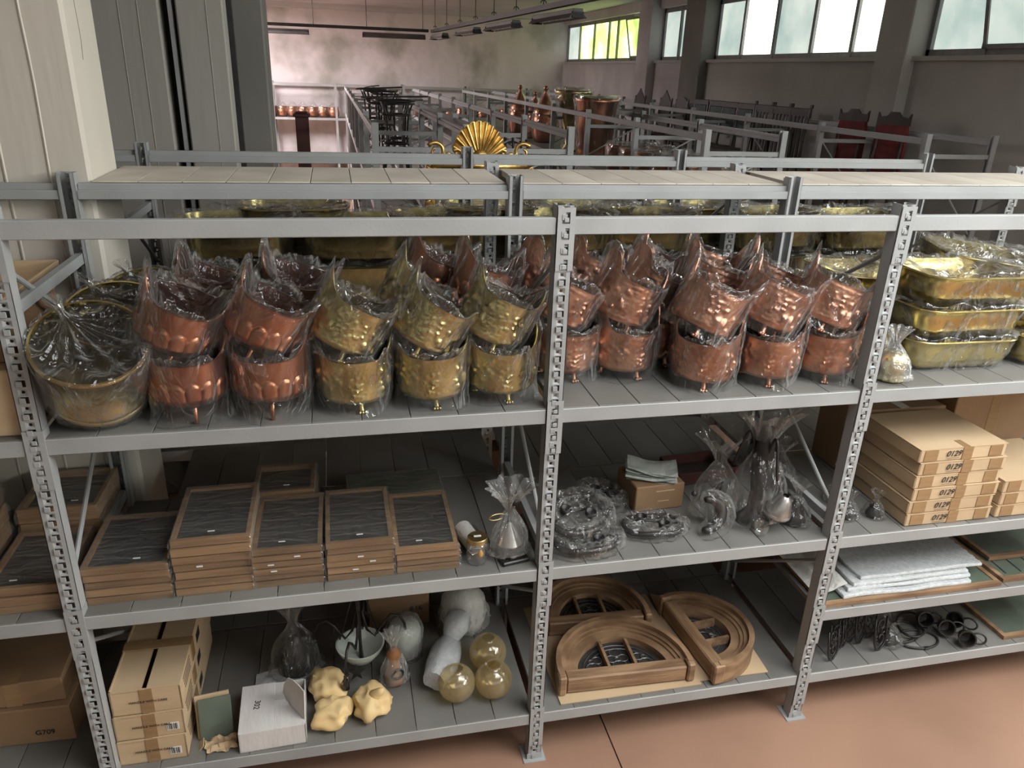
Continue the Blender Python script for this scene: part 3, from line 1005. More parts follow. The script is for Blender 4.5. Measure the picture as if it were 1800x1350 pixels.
TR2 = trough_mesh(.42, .26, .17, .09).mesh('body', 'brass_d', 45)
TR2B = [trough_bag(.42, .26, .17, s).mesh('plastic_bag', 'bag', True) for s in (5, 14, 21)]
def trough(big, label, loc, rot=(0, 0, 0), group=None, bag=0, sc_=1):
    t = thing('brass_trough', label, 'planter', loc, rot, group)
    t.scale = (sc_,) * 3 if not isinstance(sc_, tuple) else sc_
    ob('body', TR2 if big else TR, None, t)
    ob('plastic_bag', (TR2B if big else TRB)[bag], None, t)
    return t
z0 = T2 + .006
GT = 'brass troughs on the upper shelf past the third post'
for k, (nm, dx, rz) in enumerate([('bottom', 0, -.02), ('middle', .005, .0), ('top', .02, -.04)]):
    trough(0, '%s brass trough in the stack of three beside the third post' % nm, (1.672 + dx, .275, z0 + .122 * k), (0, 0, rz), GT, k % 2, (1, 1, 1) if k < 2 else (.95, .95, 1))
trough(0, 'brass trough at the frame edge beside the stack of three', (2.16, .27, z0), (0, 0, .05), GT)
trough(0, 'brass trough tilted on top of those beside the stack of three', (2.18, .29, z0 + .145), (0, .05, -.30), GT, 1)
trough(1, 'deep dull brass trough behind the stack of three', (1.62, .56, z0), (0, 0, .1), GT, 0)
trough(1, 'deep brass trough leaning on those behind the stack of three', (2.02, .55, z0 + .20), (.08, .12, -.2), GT, 1)
trough(0, 'upper dull brass trough behind the stack of three by the rear post', (1.50, .56, z0 + .175), (0, .06, .05), GT, 1)
trough(1, 'deep brass trough at the back past the stack of three', (2.08, .56, z0), (0, 0, 0), GT, 2)

# tubs on the second rack
GR = 'dull brass tubs on the second rack'
spots = [(-1.13, 1.40, 0, 0), (-1.10, 1.42, .19, .1), (-.62, 1.38, 0, 0), (-.58, 1.40, .18, -.1), (-.16, 1.40, 0, .05), (-.17, 1.42, .20, 0), (.36, 1.40, 0, 0), (.40, 1.40, .20, .12), (.86, 1.42, 0, 0), (.84, 1.42, .20, -.15), (1.50, 1.42, 0, 0), (1.52, 1.42, .20, .1), (2.0, 1.42, 0, 0), (2.06, 1.42, .19, -.1), (1.20, 1.66, 0, 0), (1.22, 1.66, .20, .05)]
where = ['beside the concrete column', 'in the middle of the first bay', 'left of the rear middle posts', 'right of the rear middle posts', 'in the middle of the second bay', 'past the third rear post', 'at the far end of the third bay', 'deep in the row by the third post']
for k, (x, y, dz, rz) in enumerate(spots):
    trough(1, '%s dull brass tub on the second rack, %s' % ('upper' if dz else 'lower', where[k // 2]), (x, y, T2 + .006 + dz), (0, .03 * (-1) ** k if dz else 0, rz), GR, k % 3, (1.02, 1, 1.12))
for k, (x, y, dz) in enumerate([(-.86, 1.66, 0), (-.86, 1.67, .20), (.12, 1.67, 0), (.10, 1.67, .20), (.62, 1.68, 0), (.62, 1.68, .20)]):
    trough(1, '%s dull brass tub at the rear of the second rack %s' % ('upper' if dz else 'lower', ['in the first bay', 'behind the middle posts', 'behind the copper planters'][k // 2]), (x, y, T2 + .006 + dz), (0, 0, .05 * k), GR, k % 3, (1.02, 1, 1.12))

# small bagged brass ornament by the third post
def gathered_bag(r, h, seed, neck=.25, squash=1.0, n=72, m=22, amp=.12):
    """plastic bag gathered at a neck, the tail fanning out"""
    vs = []
    for j in range(m):
        s = j / (m - 1)
        if s < .7:
            q = s / .7
            rr = r * (sin(pi * min(1, .12 + q * .88)) ** .6 * (1 - .55 * q) + .02)
            if q < .15:
                rr = r * (.55 + 3 * q)
        else:
            q = (s - .7) / .3
            rr = r * (neck * .5 + neck * 1.6 * q ** 1.5)
        for i in range(n):
            th = 2 * pi * i / n
            a = noise.noise(Vector((cos(th) * 2.5 + seed, sin(th) * 2.5, s * 4)))
            b = noise.noise(Vector((cos(th) * 7 + seed, sin(th) * 7 + s * 4, s * 7 + seed)))
            k = 1 + amp * (1 - 2 * abs(a)) + amp * .8 * (1 - 2 * abs(b)) + (.16 * sin(9 * th + seed) if s > .45 else 0) * min(1, (s - .45) * 4)
            x, y = rr * k * cos(th), rr * k * sin(th) * squash
            vs.append((x + .12 * r * s * a, y, h * s + .02 * h * b))
    fs = [(j * n + i, j * n + (i + 1) % n, (j + 1) * n + (i + 1) % n, (j + 1) * n + i) for j in range(m - 1) for i in range(n)]
    fs.append(tuple(range(n))[::-1])
    return MB().add(vs, fs)
def small_brass(label, loc, seed, s=1):
    t = thing('brass_ornament', label, 'ornament', loc, (0, 0, seed))
    t.scale = (s,) * 3
    ob('body', MB().lathe([(.0001, 0), (.05, 0), (.054, .01), (.045, .03), (.055, .06), (.05, .09), (.03, .11), (.0001, .115)], 28), 'brass', t, smooth=True)
    ob('plastic_bag', gathered_bag(.075, .20, seed), 'bagmilk', t, smooth=True)
small_brass('small brass ornament in a tied clear bag beside the third post', (1.315, .085, z0), 3)
small_brass('small bagged brass ornament set further back by the third post', (1.35, .27, z0), 6, 1.35)

# ------------------------------------------------------------------ lettering
TXT = {}
def text(name, s, size, mat, parent, loc, rot, shear=0, ext=.0002):
    key = (s, size, mat, shear)
    if key not in TXT:
        cu = bpy.data.curves.new(name, 'FONT')
        cu.body = s
        cu.size = size
        cu.align_x = 'CENTER'
        cu.align_y = 'CENTER'
        cu.shear = shear
        cu.extrude = ext
        cu.offset = .012 * size
        cu.resolution_u = 3
        o = bpy.data.objects.new(name, cu)
        C.objects.link(o)
        me = bpy.data.meshes.new_from_object(o.evaluated_get(bpy.context.evaluated_depsgraph_get()))
        bpy.data.objects.remove(o)
        me.materials.clear()
        me.materials.append(M[mat])
        TXT[key] = me
    return ob(name, TXT[key], None, parent, loc, rot)
FRONT = (pi / 2, 0, 0)
RIGHT = (pi / 2, 0, pi / 2)

# ------------------------------------------------------------------ wrapped picture frames
def frame_parts(W, L, h):
    o = [(0, 0), (W, 0), (W, L), (0, L)]
    b = .014
    i = [(b, b), (W - b, b), (W - b, L - b), (b, L - b)]
    fr = MB().ring(o, i, 0, h, True).mesh('frame', 'frame')
    pn = MB().box(b - .002, W - b + .002, b - .002, L - b + .002, h * .35, h * .55).mesh('picture_panel', 'frameglass')
    fm = MB()
    def f(u, v):
        x, y = -.002 + (W + .004) * u, -.002 + (L + .004) * v
        e = min(u, 1 - u, v, 1 - v)
        z = h + .0015 + .0022 * (1 - abs(nz(u * 6 + W * 50, v * 3 + u * 4, 1)) * 2) * min(1, e * 12)
        return x, y, z
    fm.gridf(f, 30, 30)
    def g(u, v):
        # skirt of film down the four sides, puckered at the corners
        s = u * 4
        k = int(s) % 4
        q = s - int(s)
        P = [(0, 0), (W, 0), (W, L), (0, L), (0, 0)]
        x = P[k][0] + (P[k + 1][0] - P[k][0]) * q
        y = P[k][1] + (P[k + 1][1] - P[k][1]) * q
        c = max(0, 1 - min(q, 1 - q) * 14)
        w_ = .0025 + .008 * c * (v > .2) * (.5 + nz(s * 9, v * 5, W * 9)) + .0015 * nz(s * 16, v * 4, 3)
        cx, cy_ = x - W / 2, y - L / 2
        return x + w_ * (1 if cx > 0 else -1), y + w_ * (1 if cy_ > 0 else -1), h + .0015 - (h + .001) * v
    fm.gridf(g, 96, 4, True)
    return fr, pn, fm.mesh('shrink_wrap', 'shrink', True)
ORD = ['topmost', 'second from the top', 'third from the top', 'fourth from the top', 'fifth from the top', 'sixth from the top', 'lowest']
def frame_stack(x, y, W, L, ztop, n, where, rz=0, z=T3 + .0045, grp=None):
    h = (ztop - z) / n
    fr, pn, fm = frame_parts(W - .004, L - .004, h - .0045)
    for k in range(n):
        name = 'lowest' if k == 0 else ORD[n - 1 - k]
        t = thing('picture_frame', 'wrapped picture frame, %s of the stack %s' % (name, where), 'picture frame',
                  (x + R_.uniform(-.003, .003), y + R_.uniform(-.004, .004), z + h * k), (0, 0, rz + R_.uniform(-.012, .012)), grp or 'shrink-wrapped picture frames')
        ob('frame', fr, None, t)
        ob('picture_panel', pn, None, t)
        ob('shrink_wrap', fm, None, t)
        if k == n - 1 or R_.random() < .2:
            ob('price_tag', MB().box(0, .022, 0, .004, h, h + .002) if k == n - 1 else MB().box(0, .02, -.0045, -.0035, h * .4, h * .6), 'paper', t, (R_.uniform(.05, W - .08), .03 if k == n - 1 else 0, .001))
frame_stack(-1.512, .055, .262, .325, 1.062, 5, 'nearest the left front post')
frame_stack(-1.240, .055, .249, .352, 1.134, 7, 'that is tallest')
frame_stack(-.995, .055, .229, .352, 1.074, 6, 'in the middle of the row')
frame_stack(-.755, .055, .229, .360, 1.074, 6, 'with the peeled top film', -.0)
frame_stack(-.522, .057, .222, .378, 1.027, 4, 'beside the glass jar')
frame_stack(-1.02, .42, .225, .22, 1.085, 3, 'behind the middle ones')
frame_stack(-1.80, .05, .235, .34, 1.02, 3, 'left of the first post', grp='frames in the bay left of the first post')
frame_stack(-1.80, .40, .26, .29, 1.10, 3, 'deep beside those', grp='frames in the bay left of the first post')
frame_stack(-2.08, .07, .25, .34, 1.20, 4, 'furthest left', grp='frames in the bay left of the first post')
gp = thing('green_glass_sheet', 'dark green glass panel in film lying behind the wrapped frames', 'panel', (-.68, .515, T3 + .006), (0, 0, .01))
ob('pane', MB().box(0, .385, 0, .185, 0, .05, .003), 'greenpanel', gp)
ob('shrink_wrap', MB().gridf(lambda u, v: (-.003 + .391 * u, -.003 + .191 * v, .053 + .004 * nz(u * 5, v * 9, 2)), 24, 16), 'shrink', gp, smooth=True)

# ------------------------------------------------------------------ jar, roll and bagged fitting at the end of the frames
def jar():
    t = thing('glass_jar', 'small empty glass jar with a gold lid beside the frames', 'jar', (-.232, .085, T3 + .0045))
    t.scale = (1.1, 1.1, 1.15)
    ob('glass', MB().lathe([(.0001, .003), (.030, .001), (.034, .006), (.035, .012), (.035, .062), (.031, .070), (.0285, .073), (.0285, .085)], 40), 'glassjar', t, smooth=True)
    ob('lid', MB().lathe([(.0315, .073), (.033, .074), (.033, .088), (.031, .0905), (.0001, .0905)], 40), 'lidgold', t, smooth=40)
    ob('print', MB().box(-.012, .012, -.004, .006, .0906, .0909), 'paper', t)
    ob('yellow_label', MB().lathe([(.0001, 0), (.007, .004), (.009, .012), (.006, .02), (.003, .026), (.0001, .027)], 16), 'amberthing', t, (.006, -.026, .030), smooth=True)
jar()
t = thing('foam_roll', 'cream foam sheet rolled up behind the glass jar', 'packing roll', (-.245, .18, T3 + .045), (0, 0, .25))
def spiral(u, v):
    a = u * 4.2 * pi
    r = .020 + .022 * u
    return r * cos(a), -.06 + .12 * v, r * sin(a) + .002
ob('sheet', MB().gridf(spiral, 90, 8), 'foam', t, smooth=True)
t = thing('bagged_lamp_fitting', 'brass wall lamp fitting in a clear bag by the middle post', 'lamp fitting', (-.112, .105, T3 + .0045), (0, 0, .2))
ob('shade', MB().lathe([(.010, .14), (.016, .125), (.034, .095), (.052, .062), (.055, .058), (.052, .058), (.030, .09), (.008, .135)], 36), 'chrome', t, smooth=True)
ob('stem', MB().tube([(.0, 0, .13), (.002, 0, .18), (.01, -.01, .22)], .006, 8), 'iron', t, smooth=True)
ob('knob', MB().lathe([(.0001, -.012), (.012, -.009), (.015, 0), (.012, .009), (.0001, .012)], 20), 'iron', t, (.012, -.014, .225), smooth=True)
ob('wall_bracket', MB().box(-.05, .055, -.07, -.02, 0, .016, .004).box(-.02, .02, -.06, -.03, .016, .03, .003), 'iron', t)
ob('hook', MB().tube([(-.05 + .03 * cos(a), 0, .17 + .03 * sin(a) * .4) for a in np.linspace(0, 5.5, 18)], .003, 6), 'brass', t, smooth=True)
ob('plastic_bag', gathered_bag(.078, .29, 12, .5, .75), 'bagmilk', t, smooth=True)

# ------------------------------------------------------------------ bagged ironwork
def loop_bag(R, r, seed, flat=1.0, n=64, m=18):
    def f(u, v):
        a, b = 2 * pi * u, 2 * pi * v
        k = noise.noise(Vector((cos(a) * 3 + seed, sin(a) * 3, cos(b) * 1.2)))
        k2 = noise.noise(Vector((cos(a) * 8 + seed, sin(a) * 8, sin(b) * 2 + cos(b))))
        rr = r * (1 + .45 * (1 - 2 * abs(k)) + .35 * k2)
        return (R + rr * cos(b)) * cos(a), (R + rr * cos(b)) * sin(a) * flat, rr * sin(b) * .9 + r
    mb = MB()
    vs = [f(i / n, j / m) for j in range(m) for i in range(n)]
    fs = [(j * n + i, j * n + (i + 1) % n, ((j + 1) % m) * n + (i + 1) % n, ((j + 1) % m) * n + i) for j in range(m) for i in range(n)]
    return mb.add(vs, fs)
def bagged_ring(label, loc, R, r, seed, rot=(0, 0, 0), flat=.8, cross=True, z=T3 + .0045):
    t = thing('bagged_iron_ring', label, 'iron fitting', (loc[0], loc[1], z + (loc[2] if len(loc) > 2 else 0)), rot, 'black iron fittings in clear bags')
    ob('iron_ring', MB().tube([(R * cos(a), R * flat * sin(a), r + .004 * sin(3 * a)) for a in np.linspace(0, 2 * pi, 40, endpoint=False)], r * .42, 8, closed=True), 'iron', t, smooth=True)
    if cross:
        ob('rod', MB().tube([(-R * .9, 0, r), (-R * .2, .01, r * 1.6), (R * .3, 0, r * 1.5), (R * .9, .01, r)], .005, 6), 'iron', t, smooth=True)
        for k, (ax, ay) in enumerate(((-.35, .2), (.3, -.25))):
            ob('candle_cup', MB().lathe([(.0001, 0), (.016, .002), (.02, .012), (.022, .03), (.018, .03), (.014, .008), (.0001, .006)], 18), 'iron', t, (ax * R, ay * R, r), smooth=True)
    ob('plastic_bag', loop_bag(R, r, seed, flat), 'bag', t, smooth=True)
    def mem(u, v):
        a = 2 * pi * u
        q = .06 + .94 * v
        k = noise.noise(Vector((cos(a) * 3 * q + seed, sin(a) * 3 * q, 2)))
        return R * q * cos(a), R * q * sin(a) * flat, r * (1.2 + 1.1 * k) + .012 * (1 - 2 * abs(nz(cos(a) * 9 * q + seed, sin(a) * 9 * q, 4)))
    ob('film_fold', MB().gridf(mem, 48, 10, True), 'bag', t, smooth=True)
    return t
bagged_ring('bagged black iron ring at the shelf edge beside the middle post', (.185, .10), .118, .030, 1, (0, 0, .1), .62)
bagged_ring('bagged black iron ring lying on another behind the middle post', (.17, .20, .055), .122, .032, 2, (.22, 0, .4), .8)
bagged_ring('bagged black iron ring lying flat in the middle of the shelf', (.475, .165), .115, .026, 3, (0, 0, -.1), .62)
bagged_ring('bagged black iron ring at the back beside the small carton', (.34, .40), .085, .032, 4, (0, .2, 0), .9)
t = thing('bagged_curved_fitting', 'curved black iron lamp arm in a shiny bag before the big bag', 'iron fitting', (.67, .115, T3 + .0045), (0, 0, .3), 'black iron fittings in clear bags')
arc = [(.075 * cos(a) + .0, .02 * sin(a), .028 + .055 * (1 + sin(a))) for a in np.linspace(-1.9, 1.5, 22)]
ob('arm', MB().tube(arc, [.012 + .012 * sin(i / 21 * pi) for i in range(22)], 10), 'iron', t, smooth=True)
ob('finial', MB().lathe([(.0001, -.012), (.010, -.006), (.012, .002), (.006, .010), (.0001, .014)], 16), 'iron', t, (-.02, .06, .15), smooth=True)
ob('plastic_bag', wrinkle(MB().tube(arc, [.030 + .022 * sin(i / 21 * pi) for i in range(22)], 22), .010, 28, 4), 'bag', t, smooth=True)

# small carton carrying a wad of empty bags
def carton(label, loc, W, L, H, rz=0, mat='card', group=None, name='cardboard_box', tape=('front',), flap_gap=True, z_rot=None):
    t = thing(name, label, 'box', loc, (0, 0, rz), group)
    ob('carton', MB().box(0, W, 0, L, 0, H, .004), mat, t)
    if flap_gap:
        ob('flap_seam', MB().box(.004, W - .004, L / 2 - .001, L / 2 + .001, H - .001, H + .0006), 'card_d', t)
    if 'front' in tape:
        ob('tape', MB().box(W * .5 - .025, W * .5 + .025, -.0012, .001, .0, H).box(W * .5 - .025, W * .5 + .025, -.001, min(L, .09), H - .001, H + .0012), 'tape', t)
    return t
t = carton('small brown carton with a wad of clear bags on it', (.452, .30, T3 + .0045), .215, .19, .115, .06, 'card_d', tape=())
ob('print', MB().box(.09, .17, -.001, 0, .085, .09).box(.1, .15, -.001, 0, .04, .043), 'card', t)
t = thing('bag_wad', 'flat wad of empty clear bags lying on the small carton', 'plastic bags', (.545, .385, T3 + .0045 + .118), (0, 0, -.35))
for k in range(7):
    def fw(u, v, k=k):
        x, y = (u - .5) * .20, (v - .5) * .125
        z = .004 + .006 * k + .012 * nz(u * 2 + k * .7, v * 2, k * .9) + .010 * (u - .5) ** 2 * k
        return x + .006 * sin(k * 2.1), y + .005 * cos(k * 1.7), z
    ob('bag_sheet', MB().gridf(fw, 16, 12), 'plas', t, smooth=True)

# big bag holding a lantern
t = thing('bagged_lantern', 'tall black iron lantern in a big clear bag beside the third post', 'lantern', (.905, .17, T3 + .0045), (0, 0, .1))
ob('shade', MB().lathe([(.012, .18), (.03, .165), (.05, .11), (.055, .10), (.05, .10), (.012, .172)], 32), 'chrome', t, (.03, -.06, 0), (.3, .1, 0), smooth=True)
ob('shade_fringe', MB().ring([(.056 * cos(a), .056 * sin(a)) for a in np.linspace(0, 2 * pi, 48, endpoint=False)], [(.050 * cos(a), .050 * sin(a)) for a in np.linspace(0, 2 * pi, 48, endpoint=False)], .092, .10, True), 'chrome', t, (.03, -.06, 0), (.3, .1, 0))
ob('body', MB().lathe([(.0001, 0), (.06, 0), (.066, .012), (.05, .03), (.03, .06), (.024, .13), (.034, .20), (.042, .30), (.03, .38), (.02, .42), (.0001, .43)], 28), 'iron', t, smooth=True)
for k in range(3):
    a0 = .5 + 2.1 * k
    ob('scroll_arm', MB().tube([(.03 * cos(a0) + .05 * s * cos(a0), .03 * sin(a0) + .05 * s * sin(a0), .30 + .09 * sin(s * 2.6)) for s in np.linspace(0, 1.5, 16)], .006, 8), 'iron', t, smooth=True)
ob('glass_cup', MB().lathe([(.0001, 0), (.02, .002), (.026, .02), (.028, .05)], 20), 'glassjar', t, (-.03, -.1, .0), smooth=True)
ob('plastic_bag', gathered_bag(.135, .50, 9, .45, .75, 96, 34, .11), 'bag', t, smooth=True)
t = thing('clear_plastic_bag', 'wide empty clear bag slumped against the bagged lantern', 'plastic bag', (.775, .25, T3 + .0045), (0, 0, .4))
ob('plastic_bag', gathered_bag(.125, .36, 17, .4, .7, 84, 28, .10), 'bag', t, smooth=True)
ob('iron_scroll', MB().tube([(.02 + .05 * s * cos(s * 5), .0, .06 + .10 * s + .03 * sin(s * 5)) for s in np.linspace(0, 1, 24)], .006, 8), 'iron', t, smooth=True)

def bagged_lump(label, loc, r, h, seed, name='bagged_lamp_part', z=T3 + .0045):
    t = thing(name, label, 'lamp fitting', (loc[0], loc[1], z), (0, 0, seed), 'small lamp fittings in clear bags')
    ob('body', MB().lathe([(.0001, 0), (r * .62, 0), (r * .70, h * .08), (r * .55, h * .25), (r * .3, h * .42), (r * .22, h * .5), (.0001, h * .52)], 24), 'iron', t, smooth=True)
    ob('bracket', MB().tube([(-r * .4, 0, h * .2), (-r * .1, r * .3, h * .5), (r * .4, r * .1, h * .35)], .006, 8), 'iron', t, smooth=True)
    ob('plastic_bag', gathered_bag(r, h, seed, .28, .9), 'bag', t, smooth=True)
bagged_lump('bagged black fitting standing between the lantern and the third post', (1.065, .13), .068, .19, 5)
bagged_lump('bagged black fitting just past the third post', (1.31, .13), .050, .12, 7)
bagged_lump('bagged black fitting between the third post and numbered cartons', (1.425, .12), .046, .115, 8)
bagged_lump('larger bagged fitting behind the one just past the third post', (1.335, .24), .055, .18, 10)
bagged_lump('dark bagged fitting deep behind the lantern', (1.16, .42), .085, .22, 13)
bagged_lump('dark bagged fitting deep behind the third post', (1.22, .58), .075, .20, 15)
t = thing('wooden_tray', 'low dark red wooden tray behind the big clear bag', 'tray', (.72, .47, T3 + .006), (0, 0, .1))
ob('tray_base', MB().box(0, .30, 0, .18, 0, .01), 'darkwood', t)
ob('tray_rim', MB().ring([(0, 0), (.3, 0), (.3, .18), (0, .18)], [(.01, .01), (.29, .01), (.29, .17), (.01, .17)], .01, .055, True), 'redsteel', t)

# ------------------------------------------------------------------ numbered cartons
def flat_carton(label, x, y, z, W, L, H, txt, rz=0, grp='flat cartons marked 0129', split=False):
    t = thing('flat_cardboard_box', label, 'box', (x, y, z), (0, 0, rz), grp)
    ob('carton', MB().box(0, W, 0, L, 0, H - .002, .004), 'card', t)
    ob('lid_flap', MB().box(-.001, W + .001, -.0015, L, H - .004, H - .001), 'card', t)
    for a, b in ((.02, W * .20), (W * .80, W - .02)):
        ob('tape', MB().box(a, b, -.0025, 0, .006, H - .006), 'tape', t)
    ob('tape', MB().box(W * .485, W * .60, -.0028, 0, .001, H - .002).box(W * .485, W * .56, -.002, .055, H - .002, H + .0002), 'tape', t)
    if txt:
        o = text('handwritten_number', txt, .034, 'ink', t, (W * .38, -.0034, H * .54), FRONT, .25)
        ob('underline', MB().tube([(W * .31, -.0034, H * .20), (W * .45, -.0034, H * .24)], .0008, 4), 'ink', t)
    return t
for k in range(6):
    nm = ['lowest', 'second from the bottom', 'third from the bottom', 'third from the top', 'second from the top', 'topmost'][k]
    flat_carton('flat carton marked 0129, %s of the stack of six' % nm, 1.497 - .004 * (k == 5) + (0, -.004, .003, -.003, .002, -.006)[k], .022 + R_.uniform(0, .004), T3 + .0045 + k * .0575, .40, .34, .0575, '0129', R_.uniform(-.012, .012))
for k in range(3):
    flat_carton('flat taped carton, %s of the low stack by the frame edge' % ['lowest', 'middle one', 'topmost'][k], 1.925 + R_.uniform(-.003, .003), .022, T3 + .0045 + k * .0575, .40, .34, .0575, None, 0, 'flat cartons at the frame edge')
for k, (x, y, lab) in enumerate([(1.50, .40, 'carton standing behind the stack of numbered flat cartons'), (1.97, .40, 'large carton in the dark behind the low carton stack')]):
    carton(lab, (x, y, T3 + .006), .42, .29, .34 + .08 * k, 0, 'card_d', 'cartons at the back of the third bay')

# ------------------------------------------------------------------ bubble wrap on a framed panel
def framed_panel(label, x, y, z, W, L, mat='greenpanel'):
    t = thing('framed_glass_panel', label, 'panel', (x, y, z))
    ob('frame', MB().ring([(0, 0), (W, 0), (W, L), (0, L)], [(.022, .022), (W - .022, .022), (W - .022, L - .022), (.022, L - .022)], 0, .018, True), 'pine', t)
    ob('pane', MB().box(.02, W - .02, .02, L - .02, .006, .014), mat, t)
    return t
framed_panel('framed green glass panel under the folded bubble wrap', 1.205, .012, T35 + .0045, .86, .56)
t = framed_panel('framed glass panel with lead lines, at the frame edge', 2.09, .03, T35 + .0045, .48, .5)
for k in range(5):
    ob('lead_line', MB().tube([(.05 + .08 * k, .04, .0155), (.09 + .08 * k, .46, .0155)], .0025, 5), 'lead', t)
framed_panel('framed glass panel stacked on the one with lead lines', 2.13, .16, T35 + .0045 + .019, .44, .48)
def bubble_sheet(x0, y0, W, L, z, seed, th=.014):
    def top(u, v):
        return (x0 + W * u + .01 * nz(u * 2, v * 3, seed), y0 + L * v + .008 * nz(u * 3, seed, v), z + th + .006 * nz(u * 3 + seed, v * 3, 0) + .0016 * sin(u * 150 + v * 60) + .0012 * sin(v * 170) )
    mb = MB()
    n, m = 110, 60
    mb.gridf(top, n, m)
    b = len(mb.v)
    low = [(x, y, z + .0005) for x, y, zz in mb.v]
    mb.v += low
    ring = [i for i in range(n)] + [j * n + n - 1 for j in range(1, m)] + [(m - 1) * n + i for i in range(n - 2, -1, -1)] + [j * n for j in range(m - 2, 0, -1)]
    for a, c in zip(ring, ring[1:] + ring[:1]):
        mb.f.append((c, a, b + a, b + c))
    return mb
t = thing('bubble_wrap', 'folded sheets of clear bubble wrap lying on the green glass panel', 'bubble wrap', (0, 0, 0))
for k, (x, y, W, L) in enumerate([(1.30, .03, .62, .42), (1.33, .05, .60, .40), (1.36, .06, .56, .40), (1.40, .075, .60, .38)]):
    ob('bubble_sheet', bubble_sheet(x, y, W, L, T35 + .024 + .0165 * k, k * 3.1), 'bubble', t, smooth=True)
t = thing('foam_sheet', 'white foam sheet drooping beside the bubble wrap behind the third post', 'packing sheet', (0, 0, 0))
ob('sheet', MB().gridf(lambda u, v: (1.20 + .13 * u, .06 + .42 * v, T35 + .026 + .05 * u + .012 * nz(u * 3, v * 3, 8)), 14, 24), 'foam', t, smooth=True)

# ------------------------------------------------------------------ bottom shelf, first bay
GL = 'long taped cartons on the bottom shelf'
for k in range(3):
    nm = ['lowest', 'middle', 'topmost'][k]
    t = thing('long_cardboard_box', '%s long brown carton on the bottom shelf by the left post' % nm, 'box', (-1.512 + .004 * k, .034 + .004 * k, T4 + .0045 + .109 * k), (0, 0, R_.uniform(-.01, .01)), GL)
    W, L, H = .228, .62, .107
    ob('carton', MB().box(0, W, 0, .005, 0, H).box(0, W, L - .005, L, 0, H).box(0, .005, 0, L, 0, H).box(W - .005, W, 0, L, 0, H).box(0, W, 0, L, 0, .004), 'card', t)
    ob('flap', MB().box(.0, W * .45, .0, L, H - .010, H - .006, .001), 'card', t)
    ob('flap', MB().box(W * .53, W + .001, -.001, L, H - .001, H + .0035, .001), 'card', t)
    ob('tape', MB().box(W * .42, W * .60, -.0025, 0, 0, H - .002), 'tape', t)
    ob('tape', MB().box(-.0015, W + .0045, .20, .245, H, H + .005).box(W + .001, W + .0046, .20, .245, H * .3, H + .004), 'tape', t)
    text('print', 'HANDLE WITH CARE', .013, 'ink', t, (W * .53, -.0032, H * .50), FRONT)
    for j in range(4):
        ob('print', MB().box(W + .0002, W + .001, .05 + .004 * j, .17, .085 - .016 * j, .089 - .016 * j), 'ink', t)
    ob('print', MB().box(W + .0002, W + .001, .30, .36, .03, .07), 'ink', t)
    if k < 2:
        lb = ob('bar_code_label', MB().box(W * .74, W * .92, -.0018, 0, H * .22, H * .52), 'paper', t)
        for j in range(7):
            ob('bar', MB().box(W * (.75 + .023 * j), W * (.757 + .023 * j + .005 * (j % 3)), -.0021, -.0017, H * .25, H * .49), 'ink', lb)
t = thing('folder', 'green folder and cardboard offcut propped beside the white box', 'folder', (-1.245, .055, T4 + .0045), (0, 0, .12))
ob('cover', MB().box(0, .115, .03, .038, .0, .17, .002, Matrix.Rotation(-.35, 4, 'X')), 'greenpanel', t)
ob('cardboard_offcut', MB().box(-.012, .02, .0, .2, 0, .004, 0, Matrix.Rotation(-.9, 4, 'Y')).box(-.01, .11, .05, .056, .0, .18, 0, Matrix.Rotation(-.35, 4, 'X')), 'card', t)
ob('crumpled_paper', wrinkle(MB().gridf(lambda u, v: (.02 + .10 * u, -.03 + .06 * v, .01 + .02 * nz(u * 4, v * 4, 1)), 14, 10), .012, 40, 2), 'card', t)

t = thing('white_cardboard_box', 'white cardboard box marked 302 with its lid torn open', 'box', (-1.105, .012, T4 + .0045), (0, 0, .03))
W, L, H = .235, .235, .088
ob('carton', MB().box(0, W, 0, L, 0, .004).box(0, .004, 0, L, 0, H).box(W - .004, W, 0, L, 0, H).box(0, W, 0, .004, 0, H).box(0, W, L - .004, L, 0, H), 'card_w', t)
ob('flap', MB().box(0, W * .52, 0, L, H, H + .004, .001), 'card_w', t)
ob('flap', MB().box(W * .52, W * .98, 0, L * .45, H - .002, H + .003, .001), 'card_w', t)
jag = [(0, 0), (.0, .125), (.03, .128), (.06, .125), (.085, .115), (.11, .07), (.118, .03), (.105, .02), (.098, .012), (.09, .016), (.08, .004), (.07, .010), (.06, 0), (.05, .006), (.035, -.002), (.02, .004)]
ob('torn_flap', MB().prism([(x * 1.3, y * 1.15) for x, y in jag], -.0015, .0015), 'card_w', t, (W - .002, .02, H - .01), (pi / 2 + .05, 0, pi / 2 + .55))
text('number', '302', .030, 'ink', t, (W * .25, L * .55, H + .0046), (0, 0, -pi / 2 - .1))

